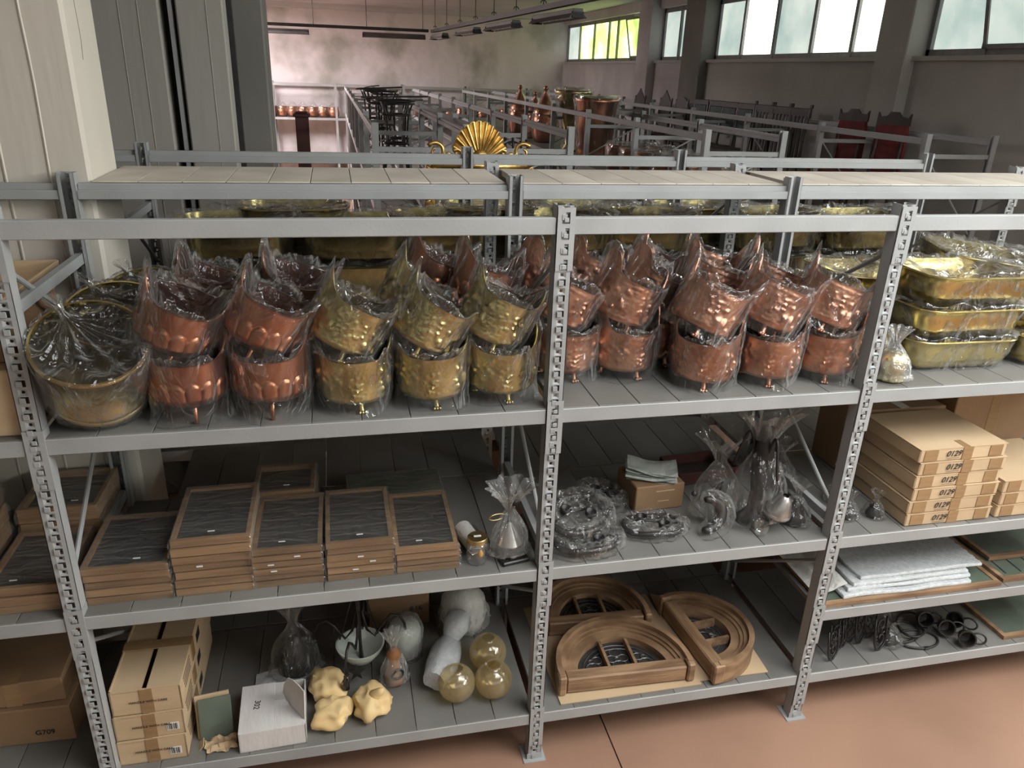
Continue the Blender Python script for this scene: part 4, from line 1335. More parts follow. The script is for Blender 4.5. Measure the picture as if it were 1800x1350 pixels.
def wrapped_lump(name, label, loc, r, seed, mat, cat, sq=.75, group=None, peak=.35):
    t = thing(name, label, cat, loc, (0, 0, seed), group)
    def f(u, v):
        a = 2 * pi * u
        b = pi * (v - .5)
        dv = Vector((cos(b) * cos(a), cos(b) * sin(a), sin(b)))
        k = noise.noise(dv * 1.25 + Vector((seed * 3.1, seed, 2)))
        k2 = noise.noise(dv * 2.6 + Vector((seed, seed * 2.3, 7)))
        rr = r * (1 + .34 * (1 - 2 * abs(k)) + .06 * k2 + peak * max(0, cos(2 * a + seed)) ** 6 * cos(b) ** 2)
        return rr * cos(b) * cos(a), rr * cos(b) * sin(a), max(0, r * sq + rr * sq * sin(b))
    return t, f
for k, (x, y, z, r, s) in enumerate([(-.775, .105, 0, .058, 1.2), (-.628, .13, 0, .062, 2.9), (-.79, .235, .012, .062, 4.4)]):
    t, f = wrapped_lump('foam_wrapped_lamp_part', ['yellow foam-wrapped lump nearest the shelf edge', 'yellow foam-wrapped lump with a twisted tail', 'yellow foam-wrapped lump at the back of the three'][k], (x, y, T4 + .0045 + z), r, s, 'yellow', 'wrapped part', .72, 'yellow foam-wrapped lumps')
    ob('foam_wrap', MB().gridf(f, 40, 20, True), 'yellow', t, smooth=70)
    if k == 1:
        ob('twisted_tail', MB().tube([(-.01, .01, r * 1.25), (-.022, .012, r * 1.6), (-.04, .02, r * 1.9), (-.05, .02, r * 2.1)], [.03, .018, .016, .005], 12), 'yellow', t, smooth=True)
    ob('tape_strip', MB().tube([(-.03, -r * .95, .05), (0, -r * 1.02, .045), (.035, -r * .9, .06)], .0025, 5), 'bagmilk', t, smooth=True)
# amber glass globes
def globe(label, loc, r):
    t = thing('glass_globe', label, 'lamp globe', loc, (0, 0, 0), 'amber glass globes')
    ob('glass', MB().lathe([(r * cos(a), r * sin(a)) for a in np.linspace(-pi / 2 + .02, pi / 2 - .38, 28)] + [(r * .34, r * 1.0), (r * .36, r * 1.04)], 48), 'globe', t, smooth=True)
    ob('inner_glass', MB().lathe([(r * .96 * cos(a), r * .96 * sin(a)) for a in np.linspace(-pi / 2 + .02, pi / 2 - .38, 24)], 40), 'globe', t, smooth=True)
globe('amber glass globe at the front left of the three', (-.295, .14, T4 + .078), .074)
globe('amber glass globe at the front right of the three', (-.148, .13, T4 + .080), .075)
globe('amber glass globe at the back of the three', (-.142, .285, T4 + .082), .077)

# chandelier with a bowl shade
def leaf_poly(s):
    pts = []
    for k in range(10):
        a = pi / 2 + 2 * pi * k / 10
        r = s * (1 if k % 2 == 0 else .42)
        pts.append((r * cos(a), r * sin(a)))
    return pts
t = thing('chandelier', 'black iron chandelier with leaf ornaments and a pale bowl shade', 'chandelier', (-.66, .36, T4 + .0045))
ob('bowl_shade', MB().lathe([(.0001, .05), (.03, .052), (.06, .075), (.088, .115), (.096, .135), (.098, .140), (.092, .14), (.055, .082), (.0001, .06)], 48), 'white', t, smooth=40)
ob('stem', MB().tube([(0, 0, .04), (0, 0, .42)], .007, 8), 'iron', t)
for k in range(4):
    a = [2.95, .15, 1.4, -1.9][k]
    pts = [(cos(a) * rr, sin(a) * rr, z) for rr, z in ((.01, .30), (.03, .20), (.06, .16), (.10, .22), (.13, .25), (.165, .235), (.185, .19), (.19, .15))]
    arm = ob('arm', MB().tube(pts, .0055, 8), 'iron', t, smooth=True)
    ob('leaf', MB().prism(leaf_poly(.030), -.0015, .0015), 'iron', arm, (cos(a) * .19, sin(a) * .19, .135), (.9, .2, a))
    ob('candle_cup', MB().lathe([(.008, 0), (.013, -.02), (.014, -.045), (.011, -.045)], 12), 'iron', arm, (cos(a) * .19, sin(a) * .19, .125), smooth=True)
for k in range(3):
    ob('hanging_rod', MB().tube([(.02 * cos(k * 2.1), .02 * sin(k * 2.1), .40), (.09 * cos(k * 2.1 + .6), .09 * sin(k * 2.1 + .6), .135)], .0035, 6), 'iron', t)
ob('leaf', MB().prism(leaf_poly(.036), -.002, .002), 'iron', t, (-.02, -.095, .075), (1.3, 0, 0))
# wrapped shade behind
t = thing('wrapped_shade', 'pale glass shade wrapped in film standing behind the chandelier', 'lamp shade', (-.475, .43, T4 + .0045))
ob('shade', MB().lathe([(.0001, 0), (.062, 0), (.072, .02), (.070, .12), (.060, .15), (.03, .165), (.0001, .168)], 36), 'white', t, smooth=True)
ob('film', wrinkle(MB().lathe([(.03, 0), (.078, .001), (.078, .13), (.066, .162), (.03, .176), (.0001, .178)], 48), .006, 30, 3), 'bagmilk', t, smooth=True)
# bubble-wrapped parcels
def foam_parcel(label, loc, pts, rr, seed, mat='bubble', group=None):
    t = thing('bubble_wrapped_parcel', label, 'parcel', loc, (0, 0, 0), group)
    ob('wrap', wrinkle(MB().tube(pts, rr, 26), .012, 16, seed), mat, t, smooth=55)
GP = 'parcels in white bubble wrap'
foam_parcel('long parcel in bubble wrap lying towards the glass globes', (-.33, .27, T4 + .0045), [(-.05, -.10, .07), (-.01, -.03, .078), (.02, .05, .075), (.04, .11, .06), (.05, .14, .05)], [.045, .062, .06, .045, .02], 2, 'bubble', GP)
foam_parcel('short bubble-wrapped parcel leaning on the long one', (-.26, .40, T4 + .0045), [(-.03, -.04, .10), (0, 0, .13), (.02, .03, .15), (.03, .06, .15)], [.03, .055, .05, .02], 5, 'bubble', GP)
t = thing('milky_bag', 'full milky plastic bag at the back by the middle post', 'plastic bag', (-.20, .56, T4 + .0045))
ob('plastic_bag', gathered_bag(.125, .34, 21, .4, .85, 80, 26, .10), 'bagmilk', t, smooth=True)
ob('filling', wrinkle(MB().lathe([(.0001, 0), (.08, .01), (.10, .07), (.09, .15), (.05, .2), (.0001, .21)], 30), .012, 14, 2), 'foam', t, smooth=True)
t = thing('bagged_orange_lamp', 'orange lamp part in a milky bag beside the yellow lumps', 'lamp fitting', (-.53, .27, T4 + .0045), (0, 0, .3))
ob('body', MB().lathe([(.0001, 0), (.036, 0), (.04, .03), (.028, .07), (.02, .11), (.03, .14), (.018, .165), (.0001, .17)], 28), 'orangebag', t, smooth=True)
ob('ring', MB().tube([(.022 * cos(a), -.036, .065 + .022 * sin(a)) for a in np.linspace(0, 2 * pi, 24, endpoint=False)], .006, 8, closed=True), 'iron', t, smooth=True)
ob('plastic_bag', gathered_bag(.062, .25, 33, .3, .8), 'bagmilk', t, smooth=True)
bagged_lump('tied clear bag of black fittings at the back beside the long cartons', (-.92, .40), .105, .36, 19, z=T4 + .0045)
t = thing('bubble_sheet_scrap', 'grey bubble sheet lying behind the white box', 'bubble wrap', (0, 0, 0))
ob('sheet', MB().gridf(lambda u, v: (-1.08 + .25 * u, .27 + .13 * v, T4 + .012 + .02 * sin(u * 3) + .01 * nz(u * 4, v * 4, 2)), 22, 12), 'bubble', t, smooth=True)
t = carton('brown carton with blue print at the back of the bottom shelf', (-.62, .60, T4 + .006), .27, .10, .21, 0, 'card_d', tape=())
text('print', '&16', .035, 'inkb', t, (.21, -.002, .09), FRONT)
ob('hand_hole', MB().box(.10, .22, -.0015, 0, .165, .171), 'black', t)

# ------------------------------------------------------------------ arched windows on cardboard, second bay
for k, (pts, lab) in enumerate([([(.105, .022), (.71, .022), (.70, .62), (.09, .62)], 'sheet of brown cardboard under the two arched wooden windows'), ([(.665, .040), (1.02, .036), (1.04, .45), (.72, .62)], 'sheet of brown cardboard under the turned arched window')]):
    t = thing('cardboard_sheet', lab, 'cardboard', (0, 0, T4 + .005 + .001 * k), (0, 0, 0), 'cardboard sheets on the bottom shelf')
    ob('sheet', MB().prism(pts, 0, .005), 'card', t)
def arch_window(label, loc, rz, R=.283, h=.095, sy=1.0):
    t = thing('arched_window', label, 'wooden window', loc, (0, 0, rz), 'arched wooden windows')
    n = 40
    def arc(r, y0=0.0, e=0):
        return [(r * cos(a), y0 + r * sy * sin(a)) for a in np.linspace(-e, pi + e, n)]
    ob('outer_frame', MB().ring(arc(R, .03, .1), arc(R - .022, .03, .1), 0, h, False), 'pine_r', t, smooth=40)
    ob('moulding', MB().ring(arc(R - .022, .03), arc(R - .04, .03), .01, h - .022, False).ring(arc(R - .04, .03), arc(R - .055, .03), .01, h - .030, False), 'pine_r', t, smooth=40)
    ob('sash', MB().ring(arc(R - .055, .03), arc(R - .092, .03), .012, h - .038, False), 'pine_r', t, smooth=40)
    ob('bottom_rail', MB().box(-R + .03, R - .03, -.012, .044, .004, h - .018, .006), 'pine', t)
    for s in (-1, 1):
        ob('corner_block', MB().box(s * R - .028 if s > 0 else -R - .004, s * R + .004 if s > 0 else -R + .028, -.02, .03, 0, h - .004, .006), 'pine_r', t)
        x = s * .058
        yt = .03 + (R - .10) * sy * sqrt(max(0, 1 - (x / (R - .10)) ** 2))
        ob('glazing_bar', MB().box(x - .006, x + .006, .05, yt, .02, h - .036), 'pine', t)
    gl = [(r_ * cos(a), .03 + r_ * sy * sin(a)) for r_ in (R - .09,) for a in np.linspace(0, pi, 30)]
    ob('glass', MB().prism([(-R + .1, .05)][:0] + gl, .022, .026), 'leadglass', t)
    ld = MB()
    for cx in (-.115, 0, .115):
        for (dx, dy, rr) in ((0, .055, .030), (-.025, .095, .022), (.025, .095, .022), (0, .13, .026), (.0, .09, .012)):
            if (cx + dx) ** 2 + (dy) ** 2 < (R - .125) ** 2:
                ld.tube([(cx + dx + rr * cos(a), .03 + dy + rr * .9 * sin(a), .029) for a in np.linspace(0, 2 * pi, 20, endpoint=False)], .0022, 5, closed=True)
    for rr in (R - .115, R - .135):
        ld.tube([(rr * cos(a), .03 + rr * sy * sin(a), .029) for a in np.linspace(.1, pi - .1, 30)], .002, 5)
    ob('lead_came', ld, 'lead', t)
    return t
arch_window('arched pine window frame at the front of the cardboard', (.395, .068, T4 + .0115), -.035, .285, .095, 1.02)
arch_window('arched pine window frame behind the front one', (.375, .405, T4 + .0115), -.05, .25, .09, 1.1)
arch_window('arched pine window frame turned sideways near the third post', (.745, .245, T4 + .0125), -pi / 2 + .10, .24, .10, 1.05)

# ------------------------------------------------------------------ wrought iron on the bottom shelf, third bay
def scroll_bracket(label, loc, rz, s=1.0, lean=.2):
    t = thing('iron_scroll_bracket', label, 'iron bracket', loc, (lean, 0, rz), 'scrolled iron brackets')
    t.scale = (s,) * 3
    def spiral_(cx, cz, r0, a0, turns, sgn):
        return [(cx + r0 * (1 - .62 * q) * cos(a0 + sgn * q * turns), 0, cz + r0 * (1 - .62 * q) * sin(a0 + sgn * q * turns)) for q in np.linspace(0, 1, 26)]
    ob('frame_bar', MB().tube([(.0, 0, .16), (.0, 0, .05), (.012, 0, .02), (.04, 0, .006), (.075, 0, .02), (.085, 0, .05), (.085, 0, .14)], .0042, 7), 'iron', t, smooth=True)
    ob('scroll', MB().tube(spiral_(.042, .055, .036, 2.4, 6.6, 1), .0036, 7), 'iron', t, smooth=True)
    ob('scroll', MB().tube(spiral_(.045, .118, .032, -2.2, 6.6, -1), .0036, 7), 'iron', t, smooth=True)
    ob('scroll', MB().tube(spiral_(.06, .085, .018, .5, 5, 1), .003, 7), 'iron', t, smooth=True)
GI = T4 + .0045
for k, (x, y, rz) in enumerate([(1.305, .035, .5), (1.34, .075, .35), (1.40, .10, .5), (1.45, .13, .3), (1.49, .11, .45), (1.545, .055, .4), (1.555, .14, .3)]):
    scroll_bracket(['scrolled black iron bracket nearest the third post', 'second scrolled iron bracket from the third post', 'third scrolled iron bracket from the third post', 'fourth scrolled iron bracket from the third post', 'fifth scrolled iron bracket from the third post', 'large scrolled iron bracket standing apart at the shelf edge', 'scrolled iron bracket behind the one standing apart'][k], (x, y, GI - .003), rz, 1.0 + .1 * (k == 5), -.15)
def cup(label, loc, rot, s=1):
    t = thing('iron_cup_fitting', label, 'iron fitting', loc, rot, 'black cup-shaped iron fittings')
    t.scale = (s,) * 3
    ob('cup', MB().lathe([(.0001, .0), (.02, .0), (.028, .01), (.034, .05), (.037, .052), (.037, .058), (.031, .058), (.024, .014), (.0001, .008)], 28), 'iron', t, smooth=40)
    ob('handle_ring', MB().tube([(.055 + .03 * cos(a), .024 * sin(a), .02) for a in np.linspace(0, 2 * pi, 24, endpoint=False)], .0045, 7, closed=True), 'iron', t, smooth=True)
cup('black iron cup fitting nearest the shelf edge', (2.005, .06, GI + .034), (1.25, 0, -.5))
cup('black iron cup fitting behind the foremost cup', (1.96, .14, GI + .034), (1.2, 0, -.4))
cup('black iron cup fitting at the back of the cups', (1.90, .21, GI + .034), (1.2, 0, -.3))
cup('black iron cup fitting turned aside, furthest along the shelf', (2.07, .17, GI + .034), (1.3, 0, -1.0))
for k, (x, y) in enumerate([(1.80, .10), (1.76, .15), (1.83, .18)]):
    t = thing('iron_hoop', ['flat black iron hoop lying before the cup fittings', 'flat black iron hoop beside the bagged irons', 'flat black iron hoop behind the other hoops'][k], 'iron hoop', (x, y, GI + .006 + .007 * k), (0, .03, .4 * k), 'flat iron hoops')
    ob('hoop', MB().tube([(.10 * cos(a), .06 * sin(a), 0) for a in np.linspace(0, 2 * pi, 36, endpoint=False)], .0055, 7, closed=True), 'iron', t, smooth=True)
    ob('lug', MB().box(-.012, .012, -.068, -.052, -.004, .006, .002), 'iron', t)
bagged_lump('bag of black iron pieces between the scrolls and the hoops', (1.66, .12), .065, .13, 27, z=GI)
t = framed_panel('framed glass panel on the bottom shelf at the frame edge', 2.20, .03, T4 + .0045, .40, .5)

# ------------------------------------------------------------------ bay left of the first post
t = carton('cardboard box on the bottom shelf left of the first post', (-2.03, .20, T4 + .0045), .335, .30, .16, -.03, 'card_d', 'cartons left of the first post', tape=())  # darker cardboard stands in for this bay's shade, also on the box above
text('print', 'G709', .03, 'ink', t, (.24, -.002, .05), FRONT)
carton('cardboard box stacked on the one left of the first post', (-2.04, .21, T4 + .0045 + .163), .33, .29, .10, .03, 'card_d', 'cartons left of the first post', tape=('front',))
carton('tall cardboard box on the upper shelf left of the first post', (-1.93, .03, T2 + .0045), .36, .40, .20, 0, 'card', 'cartons left of the first post', tape=())
carton('cardboard box stacked high left of the first post', (-1.95, .08, T2 + .0045 + .203), .38, .42, .13, .02, 'card_d', 'cartons left of the first post', tape=())
t = thing('open_cardboard_tray', 'open cardboard tray on top of the boxes left of the first post', 'box', (-1.93, .10, T2 + .0045 + .336))
ob('tray_base', MB().box(0, .35, 0, .5, 0, .006), 'card', t)
ob('tray_side', MB().box(.344, .35, 0, .5, 0, .045).box(0, .35, .494, .5, 0, .045).box(0, .35, 0, .006, 0, .03), 'card', t)
t = thing('foam_slab', 'white foam slab standing behind the first post', 'foam', (-1.63, .06, T2 + .0045 + .344), (.1, 0, .3))
ob('slab', wrinkle(MB().box(0, .035, 0, .10, 0, .12, .006), .004, 40, 3), 'foam', t)

# ------------------------------------------------------------------ suspended cable ducts and lamps
t = thing('cable_duct', 'dark suspended duct running along the hall to the back wall', 'cable duct', (0, 0, 0))
pA, pB = Vector((1.18, 13.06, 3.2)), Vector((1.72, 4.2, 3.2))
dr = (pB - pA)
mt_ = Matrix.Translation(pA) @ Matrix.Rotation(math.atan2(dr.y, dr.x), 4, 'Z')
ob('duct', MB().box(0, dr.length, -.035, .035, -.025, .025, 0, mt_), 'rail', t)
for q in np.linspace(.03, .97, 9):
    p = pA + dr * q
    ob('hanger', MB().tube([(p.x, p.y, 3.22), (p.x, p.y, ZC)], .006, 6).box(p.x - .02, p.x + .02, p.y - .02, p.y + .02, ZC - .07, ZC), 'rail', t)
    ob('shackle', MB().tube([(p.x + .03 * cos(a), p.y, 3.245 + .03 * sin(a)) for a in np.linspace(0, pi, 10)], .006, 6), 'rail', t)
t = thing('cable_duct', 'dark suspended duct crossing the hall before the back wall', 'cable duct', (0, 0, 0))
ob('duct', MB().box(-4, 1.1, 12.97, 13.04, 3.175, 3.225), 'rail', t)
for x in (-2.2, -.92, .0, 1.0):
    ob('hanger', MB().tube([(x, 13.0, 3.22), (x, 13.0, ZC)], .006, 6).box(x - .02, x + .02, 12.98, 13.02, ZC - .08, ZC), 'rail', t)
def strip_lamp(label, p, d, L, drop=.11):
    t = thing('strip_lamp', label, 'ceiling lamp', p, (0, 0, math.atan2(d[1], d[0])), 'strip lamps under the ducts')
    ob('housing', MB().box(0, L, -.05, .05, -.03 - drop + .06, 0 - drop + .075, .004), 'lampbody', t)
    ob('reflector', MB().prism([(-.09, -.05), (-.04, 0), (.04, 0), (.09, -.05), (.085, -.053), (.04, -.008), (-.04, -.008), (-.085, -.053)], 0, L, Matrix(((0, 0, 1, 0), (1, 0, 0, 0), (0, 1, 0, -drop + .045), (0, 0, 0, 1)))), 'lampbody', t)
    for s in (-1, 1):
        ob('tube', MB().tube([(.02, s * .035, -drop + .015), (L - .02, s * .035, -drop + .015)], .013, 8), 'tube', t, smooth=True)
    for x in (0, L - .02):
        ob('end_cap', MB().box(x, x + .02, -.06, .06, -drop - .01, -drop + .05, .004), 'black', t)
du = dr.normalized()
for k, (a, b, lab) in enumerate([(.15, 1.2, 'strip lamp at the far end of the long duct'), (2.3, 3.5, 'second strip lamp from the far end of the duct'), (4.2, 5.5, 'third strip lamp from the far end of the duct'), (6.3, 7.6, 'nearest strip lamp under the long duct')]):
    strip_lamp(lab, pA + du * a + Vector((0, 0, -.03)), du, b - a)
strip_lamp('strip lamp under the crossing duct', (-.08, 13.0, 3.17), (1, 0), 1.12)
strip_lamp('strip lamp under the crossing duct, half behind the dark column', (-2.2, 13.0, 3.17), (1, 0), 1.2)
t = thing('steel_post', 'dark red boxed steel post standing before the back wall', 'post', (-.925, 5.05, 0))
ob('shaft', MB().box(-.055, .055, -.055, .055, 0, 2.14, .004), 'redsteel', t)
ob('cap', MB().box(-.07, .07, -.07, .07, 2.14, 2.17, .006).box(-.05, .05, -.05, .05, 2.17, 2.185, .004), 'redsteel', t)
ob('foot', MB().box(-.09, .09, -.09, .09, 0, .012), 'redsteel', t)

# ------------------------------------------------------------------ gilded mirror
t = thing('gilded_mirror', 'gilded carved mirror frame with a scallop shell crest', 'mirror', (.13, 2.2, 0))
ob('glass', MB().box(-.26, .26, -.004, .004, .15, 2.02), 'mirror', t)
def gilt_bar(p, q, w_=.04):
    return MB().tube([p, q], [w_, w_], 10)
ob('frame', gilt_bar((-.275, 0, .12), (-.275, 0, 2.06), .026).tube([(.275, 0, .12), (.275, 0, 2.06)], .026, 10).tube([(-.275, 0, 2.06), (.275, 0, 2.06)], .03, 10).tube([(-.275, 0, .10), (.275, 0, .10)], .03, 10).box(-.3, .3, -.03, .03, 0, .08, .01), 'gold', t, smooth=True)
def shell(u, v):
    a = pi * (.08 + .84 * u)
    n = 11
    fl = abs(sin(u * n * pi))
    r = .02 + .125 * v * (1 + .05 * fl)
    return (r * 1.05 * cos(a), -.03 - .018 * fl * v + .02 * v * v, 2.085 + r * 1.45 * sin(a) + .0)
ob('shell_crest', MB().gridf(shell, 130, 16), 'gold', t, smooth=True)
ob('shell_back', MB().gridf(lambda u, v: (shell(u, v)[0], .0 + .015 * v, shell(u, v)[2]), 60, 6), 'gold', t, smooth=True)
ob('shell_eye', MB().lathe([(.0001, -.02), (.03, -.014), (.04, 0), (.035, .01), (.0001, .012)], 20), 'gold', t, (0, -.035, 2.115), (pi / 2, 0, 0), smooth=True)
for s in (-1, 1):
    for cx, cz, r0, sg in ((.125, 2.125, .030, 1), (.18, 2.12, .024, -1), (.245, 2.140, .052, 1)):
        pts = [(s * (cx + r0 * (1 - .7 * q) * cos(.6 + sg * 7 * q)), -.02, cz + r0 * (1 - .7 * q) * sin(.6 + sg * 7 * q)) for q in np.linspace(0, 1, 26)]
        ob('scroll', MB().tube(pts, [.013 - .006 * i / 25 for i in range(26)], 8), 'gold', t, smooth=True)
    for k in range(5):
        ob('acanthus_leaf', MB().tube([(s * (.25 + .012 * k), -.02, 2.03 - .012 * k), (s * (.30 + .006 * k), -.04, 2.06 - .03 * k), (s * (.31 + .004 * k), -.03, 2.02 - .035 * k)], [.008, .013, .004], 8), 'gold', t, smooth=True)
    for k in range(16):
        ob('acanthus_leaf', MB().tube([(s * .275, -.03, 1.98 - .05 * k), (s * .305, -.035, 1.965 - .05 * k), (s * .31, -.03, 1.935 - .05 * k)], [.012, .012, .004], 7), 'gold', t, smooth=True)

# ------------------------------------------------------------------ goods on the far rows
def still(label, loc, s, mat='copper'):
    t = thing('copper_still', label, 'copper still', loc, (0, 0, 0), 'tall copper stills on the far rack')
    t.scale = (s, s, s)
    ob('pot', MB().lathe([(.0001, 0), (.13, 0), (.145, .02), (.17, .12), (.175, .22), (.165, .32), (.15, .36), (.155, .37)], 36), mat, t, smooth=True)
    ob('cone_lid', MB().lathe([(.160, .37), (.165, .38), (.15, .42), (.11, .50), (.05, .60), (.022, .66), (.018, .69), (.03, .70), (.034, .72), (.02, .745), (.0001, .75)], 36), mat, t, smooth=True)
    ob('handle', MB().tube([(.16, 0, .30), (.21, 0, .29), (.21, 0, .22), (.17, 0, .20)], .008, 8), mat, t, smooth=True)
    ob('plastic_bag', wrinkle(MB().lathe([(.0001, -.0), (.15, .0), (.19, .2), (.18, .38), (.13, .5), (.05, .64), (.03, .72), (.0001, .76)], 48), .008, 14, s * 7), 'bag', t, smooth=True)
z6 = 1.6045
still('tall copper still with a cone lid, furthest of the stills', (2.36, 10.9, z6), 1.02)
still('small copper still between the two tall ones', (2.42, 10.1, z6), .92)
still('tall copper still with a knobbed cone lid, next to the urn', (2.40, 9.4, z6), 1.05)
t = thing('brass_urn', 'wrapped brass urn with a wide mouth between still and cauldron', 'urn', (2.42, 8.05, z6))
ob('body', MB().lathe([(.0001, 0), (.12, 0), (.13, .03), (.08, .10), (.10, .22), (.15, .40), (.19, .62), (.24, .72), (.25, .76), (.24, .76), (.17, .62), (.0001, .3)], 36), 'brass_d', t, smooth=True)
ob('plastic_bag', wrinkle(MB().lathe([(.0001, .0), (.14, .0), (.13, .2), (.19, .45), (.26, .72), (.27, .79), (.2, .80), (.0001, .74)], 48), .012, 12, 3), 'bag', t, smooth=True)
t = thing('copper_cauldron', 'large copper cauldron in a clear bag on the far rack', 'cauldron', (2.40, 7.0, z6))
ob('body', MB().lathe([(.0001, 0), (.17, 0), (.20, .03), (.215, .10), (.21, .16), (.22, .17), (.215, .30), (.225, .31), (.22, .50), (.25, .66), (.265, .70), (.255, .70), (.2, .5), (.0001, .3)], 40), 'copper', t, smooth=True)
ob('plastic_bag', wrinkle(MB().lathe([(.0001, .0), (.20, .0), (.24, .2), (.25, .5), (.28, .68), (.285, .73), (.2, .73), (.0001, .68)], 48), .012, 12, 5), 'bag', t, smooth=True)
GK = 'copper buckets in bags on the rack with the stills'
kb = MB().lathe([(.0001, 0), (.10, 0), (.105, .01), (.125, .22), (.13, .23), (.12, .23), (.1, .02), (.0001, .015)], 30).mesh('body', 'copper', True)
kg = [wrinkle(MB().lathe([(.0001, 0), (.115, 0), (.13, .12), (.14, .24), (.12, .27), (.07, .25), (.0001, .24)], 40), .010, 18, q).mesh('plastic_bag', 'bag', True) for q in (1, 2, 3)]
GKL = ['nearest the front racks', 'in the second pair back', 'in the third pair back', 'in the fourth pair back', 'in the fifth pair back', 'next to the big cauldron']
for j in range(6):
    for i in range(2):
        t = thing('copper_bucket', 'bagged copper bucket on the window side, %s' % GKL[j] if i else 'bagged copper bucket on the aisle side, %s' % GKL[j], 'bucket', (2.30 + .30 * i, 3.72 + .42 * j + .06 * i, z6), (0, 0, j), GK)
        t.scale = (1.15,) * 3
        ob('body', kb, None, t)
        ob('plastic_bag', kg[(i + j) % 3], None, t)
# pots on the back wall rack
bp_ = MB().lathe([(.0001, 0), (.10, 0), (.13, .05), (.135, .14), (.11, .2), (.12, .23), (.11, .23), (.0001, .1)], 24).mesh('body', 'copper', True)
bg_ = wrinkle(MB().lathe([(.0001, 0), (.13, 0), (.15, .1), (.14, .22), (.07, .28), (.03, .33)], 30), .012, 12, 4).mesh('plastic_bag', 'bag', True)
for k in range(7):
    t = thing('copper_pot', 'bagged copper pot on the back wall rack beside the dark red post', 'pot', (-2.05 + .235 * k, 17.45, 1.4245), (0, 0, k), 'copper pots on the back wall rack by the red post')
    ob('body', bp_, None, t)
    ob('plastic_bag', bg_, None, t)
for k in range(9):
    t = thing('copper_pot', 'bagged copper pot on the back wall rack seen between the rows', 'pot', (1.3 + .27 * k, 17.45, 1.4245), (0, 0, k), 'copper pots on the back wall rack seen between rows')
    t.scale = (1, 1, 1.2)
    ob('body', bp_, None, t)
    ob('plastic_bag', bg_, None, t)
# black iron stands on the first row
def iron_stand(label, loc, rz, s):
    t = thing('iron_stand', label, 'iron stand', loc, (0, 0, rz), 'black iron stands on the far rack')
    t.scale = (s,) * 3
    for k in range(4):
        a = pi / 4 + k * pi / 2
        ob('leg', MB().tube([(.16 * cos(a), .16 * sin(a), 0), (.10 * cos(a), .10 * sin(a), .25), (.12 * cos(a), .12 * sin(a), .5), (.17 * cos(a), .17 * sin(a), .62)], .010, 6), 'iron', t, smooth=True)
    for z, r in ((.25, .11), (.5, .13), (.62, .18)):
        ob('ring', MB().tube([(r * cos(a), r * sin(a), z) for a in np.linspace(0, 2 * pi, 20, endpoint=False)], .009, 6, closed=True), 'iron', t, smooth=True)
    ob('spike', MB().tube([(-.3, 0, .64), (.0, .02, .65), (.3, 0, .66)], .008, 6), 'iron', t)
IS = [(-.08, 5.6, 1.62, 1.05), (.02, 6.5, 1.62, .95), (-.12, 7.4, 1.62, 1.1), (.0, 8.4, 1.62, 1.0), (-.1, 9.6, 1.62, 1.05), (.0, 10.9, 1.62, 1.0)]
for k, (x, y, z, s) in enumerate(IS):
    iron_stand('black iron stand on the ironwork row, %s' % ['nearest the gilded mirror', 'second from the mirror', 'third from the mirror', 'fourth from the mirror', 'fifth from the mirror', 'furthest from the mirror'][k], (x, y, z + .003), .3 * k, s)

# candelabra beside the gilded mirror
t = thing('iron_candelabrum', 'black iron candelabrum behind the gilded mirror crest', 'candelabrum', (.62, 3.75, .954))
ob('stem', MB().tube([(0, 0, 0), (0, 0, 1.0)], .012, 8), 'iron', t)
ob('foot', MB().lathe([(.0001, 0), (.12, 0), (.10, .02), (.02, .05)], 20), 'iron', t, smooth=True)
for k in range(6):
    a = k * pi / 3
    ob('arm', MB().tube([(0, 0, .85), (.08 * cos(a), .08 * sin(a), .80), (.16 * cos(a), .16 * sin(a), .86), (.17 * cos(a), .17 * sin(a), 1.05), (.15 * cos(a), .15 * sin(a), 1.13)], .010, 7), 'iron', t, smooth=True)

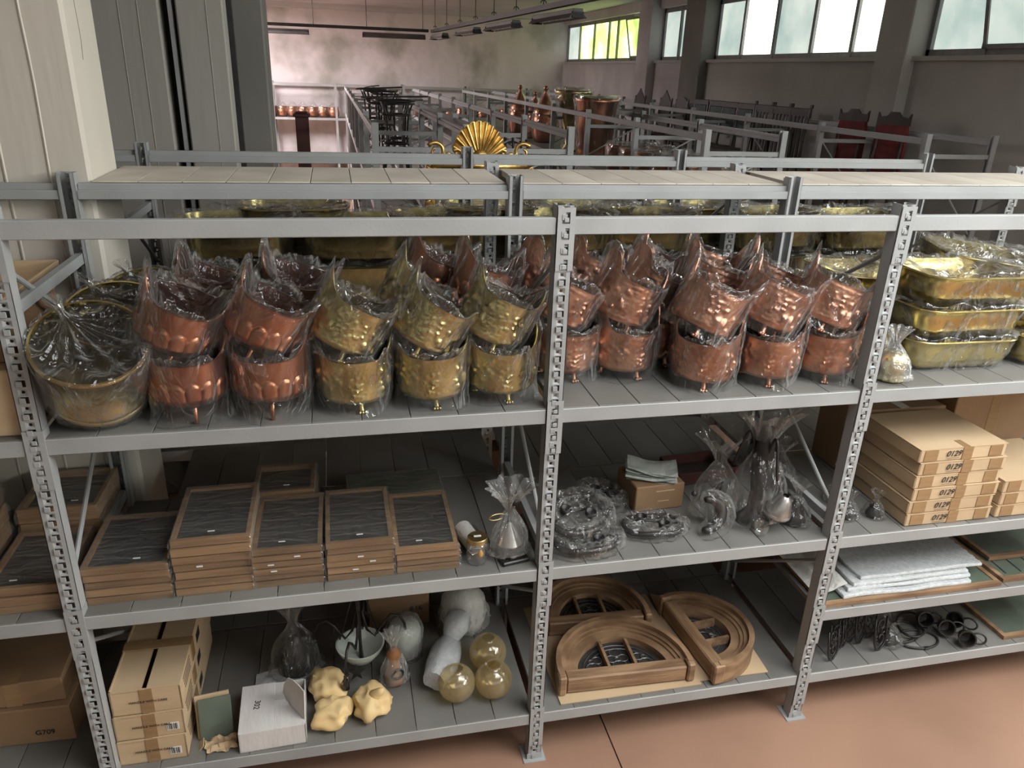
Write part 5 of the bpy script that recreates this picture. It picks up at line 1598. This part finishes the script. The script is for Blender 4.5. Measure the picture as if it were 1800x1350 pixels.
# ------------------------------------------------------------------ chairs on the rack by the windows
def chair(label, loc, rz, style, grp):
    t = thing('dining_chair', label, 'chair', loc, (0, 0, rz), grp)
    t.scale = (.80, .80, 1)
    fm = 'darkwood'
    for x, y in ((-.19, -.19), (.19, -.19)):
        ob('leg', MB().box(x - .018, x + .018, y - .018, y + .018, 0, .44), fm, t)
    for x in (-.18, .18):
        ob('leg', MB().tube([(x, .19, 0), (x, .18, .44), (x, .22, .75), (x, .26, 1.0)], .019, 6), fm, t)
    ob('seat', MB().box(-.22, .22, -.22, .21, .42, .47, .012), 'redcloth' if style == 'red' else fm, t)
    if style == 'slat':
        ob('top_rail', MB().box(-.21, .21, .245, .275, .93, 1.03, .008).box(-.22, -.18, .245, .275, 1.03, 1.07).box(.18, .22, .245, .275, 1.03, 1.07), fm, t)
        for k in range(5):
            ob('slat', MB().box(-.15 + .075 * k - .02, -.15 + .075 * k + .02, .225, .24, .47, .94), fm, t)
    elif style == 'panel':
        ob('top_rail', MB().box(-.20, .20, .235, .26, .95, 1.03, .008), fm, t)
        ob('back_panel', MB().box(-.15, .15, .225, .245, .6, .95), 'teal', t)
    elif style == 'gothic':
        ob('top_rail', MB().prism([(-.19, .5), (.19, .5), (.19, .93), (0, 1.12), (-.19, .93)], -.01, .01, Matrix.Translation((0, .24, 0)) @ Matrix.Rotation(pi / 2, 4, 'X')), fm, t)
    elif style == 'round':
        ob('top_rail', MB().prism([(.24 * cos(a), .78 + .26 * sin(a)) for a in np.linspace(0, 2 * pi, 28, endpoint=False)], -.012, .012, Matrix.Translation((0, .25, 0)) @ Matrix.Rotation(pi / 2, 4, 'X')), fm, t)
    elif style == 'red':
        ob('backrest', MB().prism([(-.22, .5), (.22, .5), (.22, .88), (.2, .95), (-.2, .95), (-.22, .88)], -.03, .02, Matrix.Translation((0, .24, 0)) @ Matrix.Rotation(pi / 2, 4, 'X')), 'redcloth', t)
        ob('crest', MB().prism([(-.23, .95), (.23, .95), (.23, 1.06), (.20, 1.02), (.10, 1.03), (.05, 1.07), (-.05, 1.07), (-.10, 1.03), (-.2, 1.02), (-.23, 1.06)], -.015, .015, Matrix.Translation((0, .24, 0)) @ Matrix.Rotation(pi / 2, 4, 'X')), fm, t)
    return t
CH = [(4.42, 11.24, 'gothic', 'dark chair with a pointed back, furthest along the window wall'), (4.42, 10.1, 'gothic', 'dark chair with a pointed back beside the round-backed one'), (4.45, 9.55, 'round', 'dark chair with a rounded back by the far pier'), (4.45, 8.85, 'panel', 'dark chair with a worn green back, third from the round one'), (4.45, 8.35, 'panel', 'dark chair with a worn green back, next but one to the round one'), (4.45, 7.95, 'panel', 'dark chair with a worn green back, nearest the slatted chairs'), (4.45, 7.5, 'panel', 'square-backed dark chair among the slatted chairs'), (4.45, 7.05, 'slat', 'slat-backed dark chair beside the square-backed one'), (4.45, 6.65, 'slat', 'slat-backed dark chair in the middle of the slatted ones'), (4.45, 6.25, 'slat', 'slat-backed dark chair nearest the red chairs'), (4.47, 5.25, 'red', 'red upholstered chair with a carved crest'), (4.47, 4.62, 'red', 'red upholstered chair nearest the near pier')]
for x, y, st, lab in CH:
    chair(lab, (x, y, 1.2545), -pi / 2 + .25, st, 'chairs on the rack by the windows')

# ------------------------------------------------------------------ goods deep on the second rack
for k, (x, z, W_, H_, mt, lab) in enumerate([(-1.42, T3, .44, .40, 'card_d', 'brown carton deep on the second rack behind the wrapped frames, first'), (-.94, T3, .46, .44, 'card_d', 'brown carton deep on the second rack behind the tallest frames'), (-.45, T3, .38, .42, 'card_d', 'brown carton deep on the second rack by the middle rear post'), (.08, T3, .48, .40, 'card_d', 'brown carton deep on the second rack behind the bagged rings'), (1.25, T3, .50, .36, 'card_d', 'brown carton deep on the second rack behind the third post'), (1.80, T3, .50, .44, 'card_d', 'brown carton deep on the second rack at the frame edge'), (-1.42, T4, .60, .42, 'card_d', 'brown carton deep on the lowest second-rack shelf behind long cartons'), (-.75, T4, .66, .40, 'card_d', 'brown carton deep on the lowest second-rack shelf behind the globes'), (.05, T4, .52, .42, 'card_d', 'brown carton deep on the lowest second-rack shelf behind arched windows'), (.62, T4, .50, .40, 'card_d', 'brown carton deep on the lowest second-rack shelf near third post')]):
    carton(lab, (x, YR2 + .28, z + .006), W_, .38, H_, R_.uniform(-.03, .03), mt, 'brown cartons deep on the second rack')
carton('white carton deep on the second rack behind the big bagged lantern', (.93, YR2 + .16, T3 + .006), .27, .30, .46, 0, 'card_w', tape=())
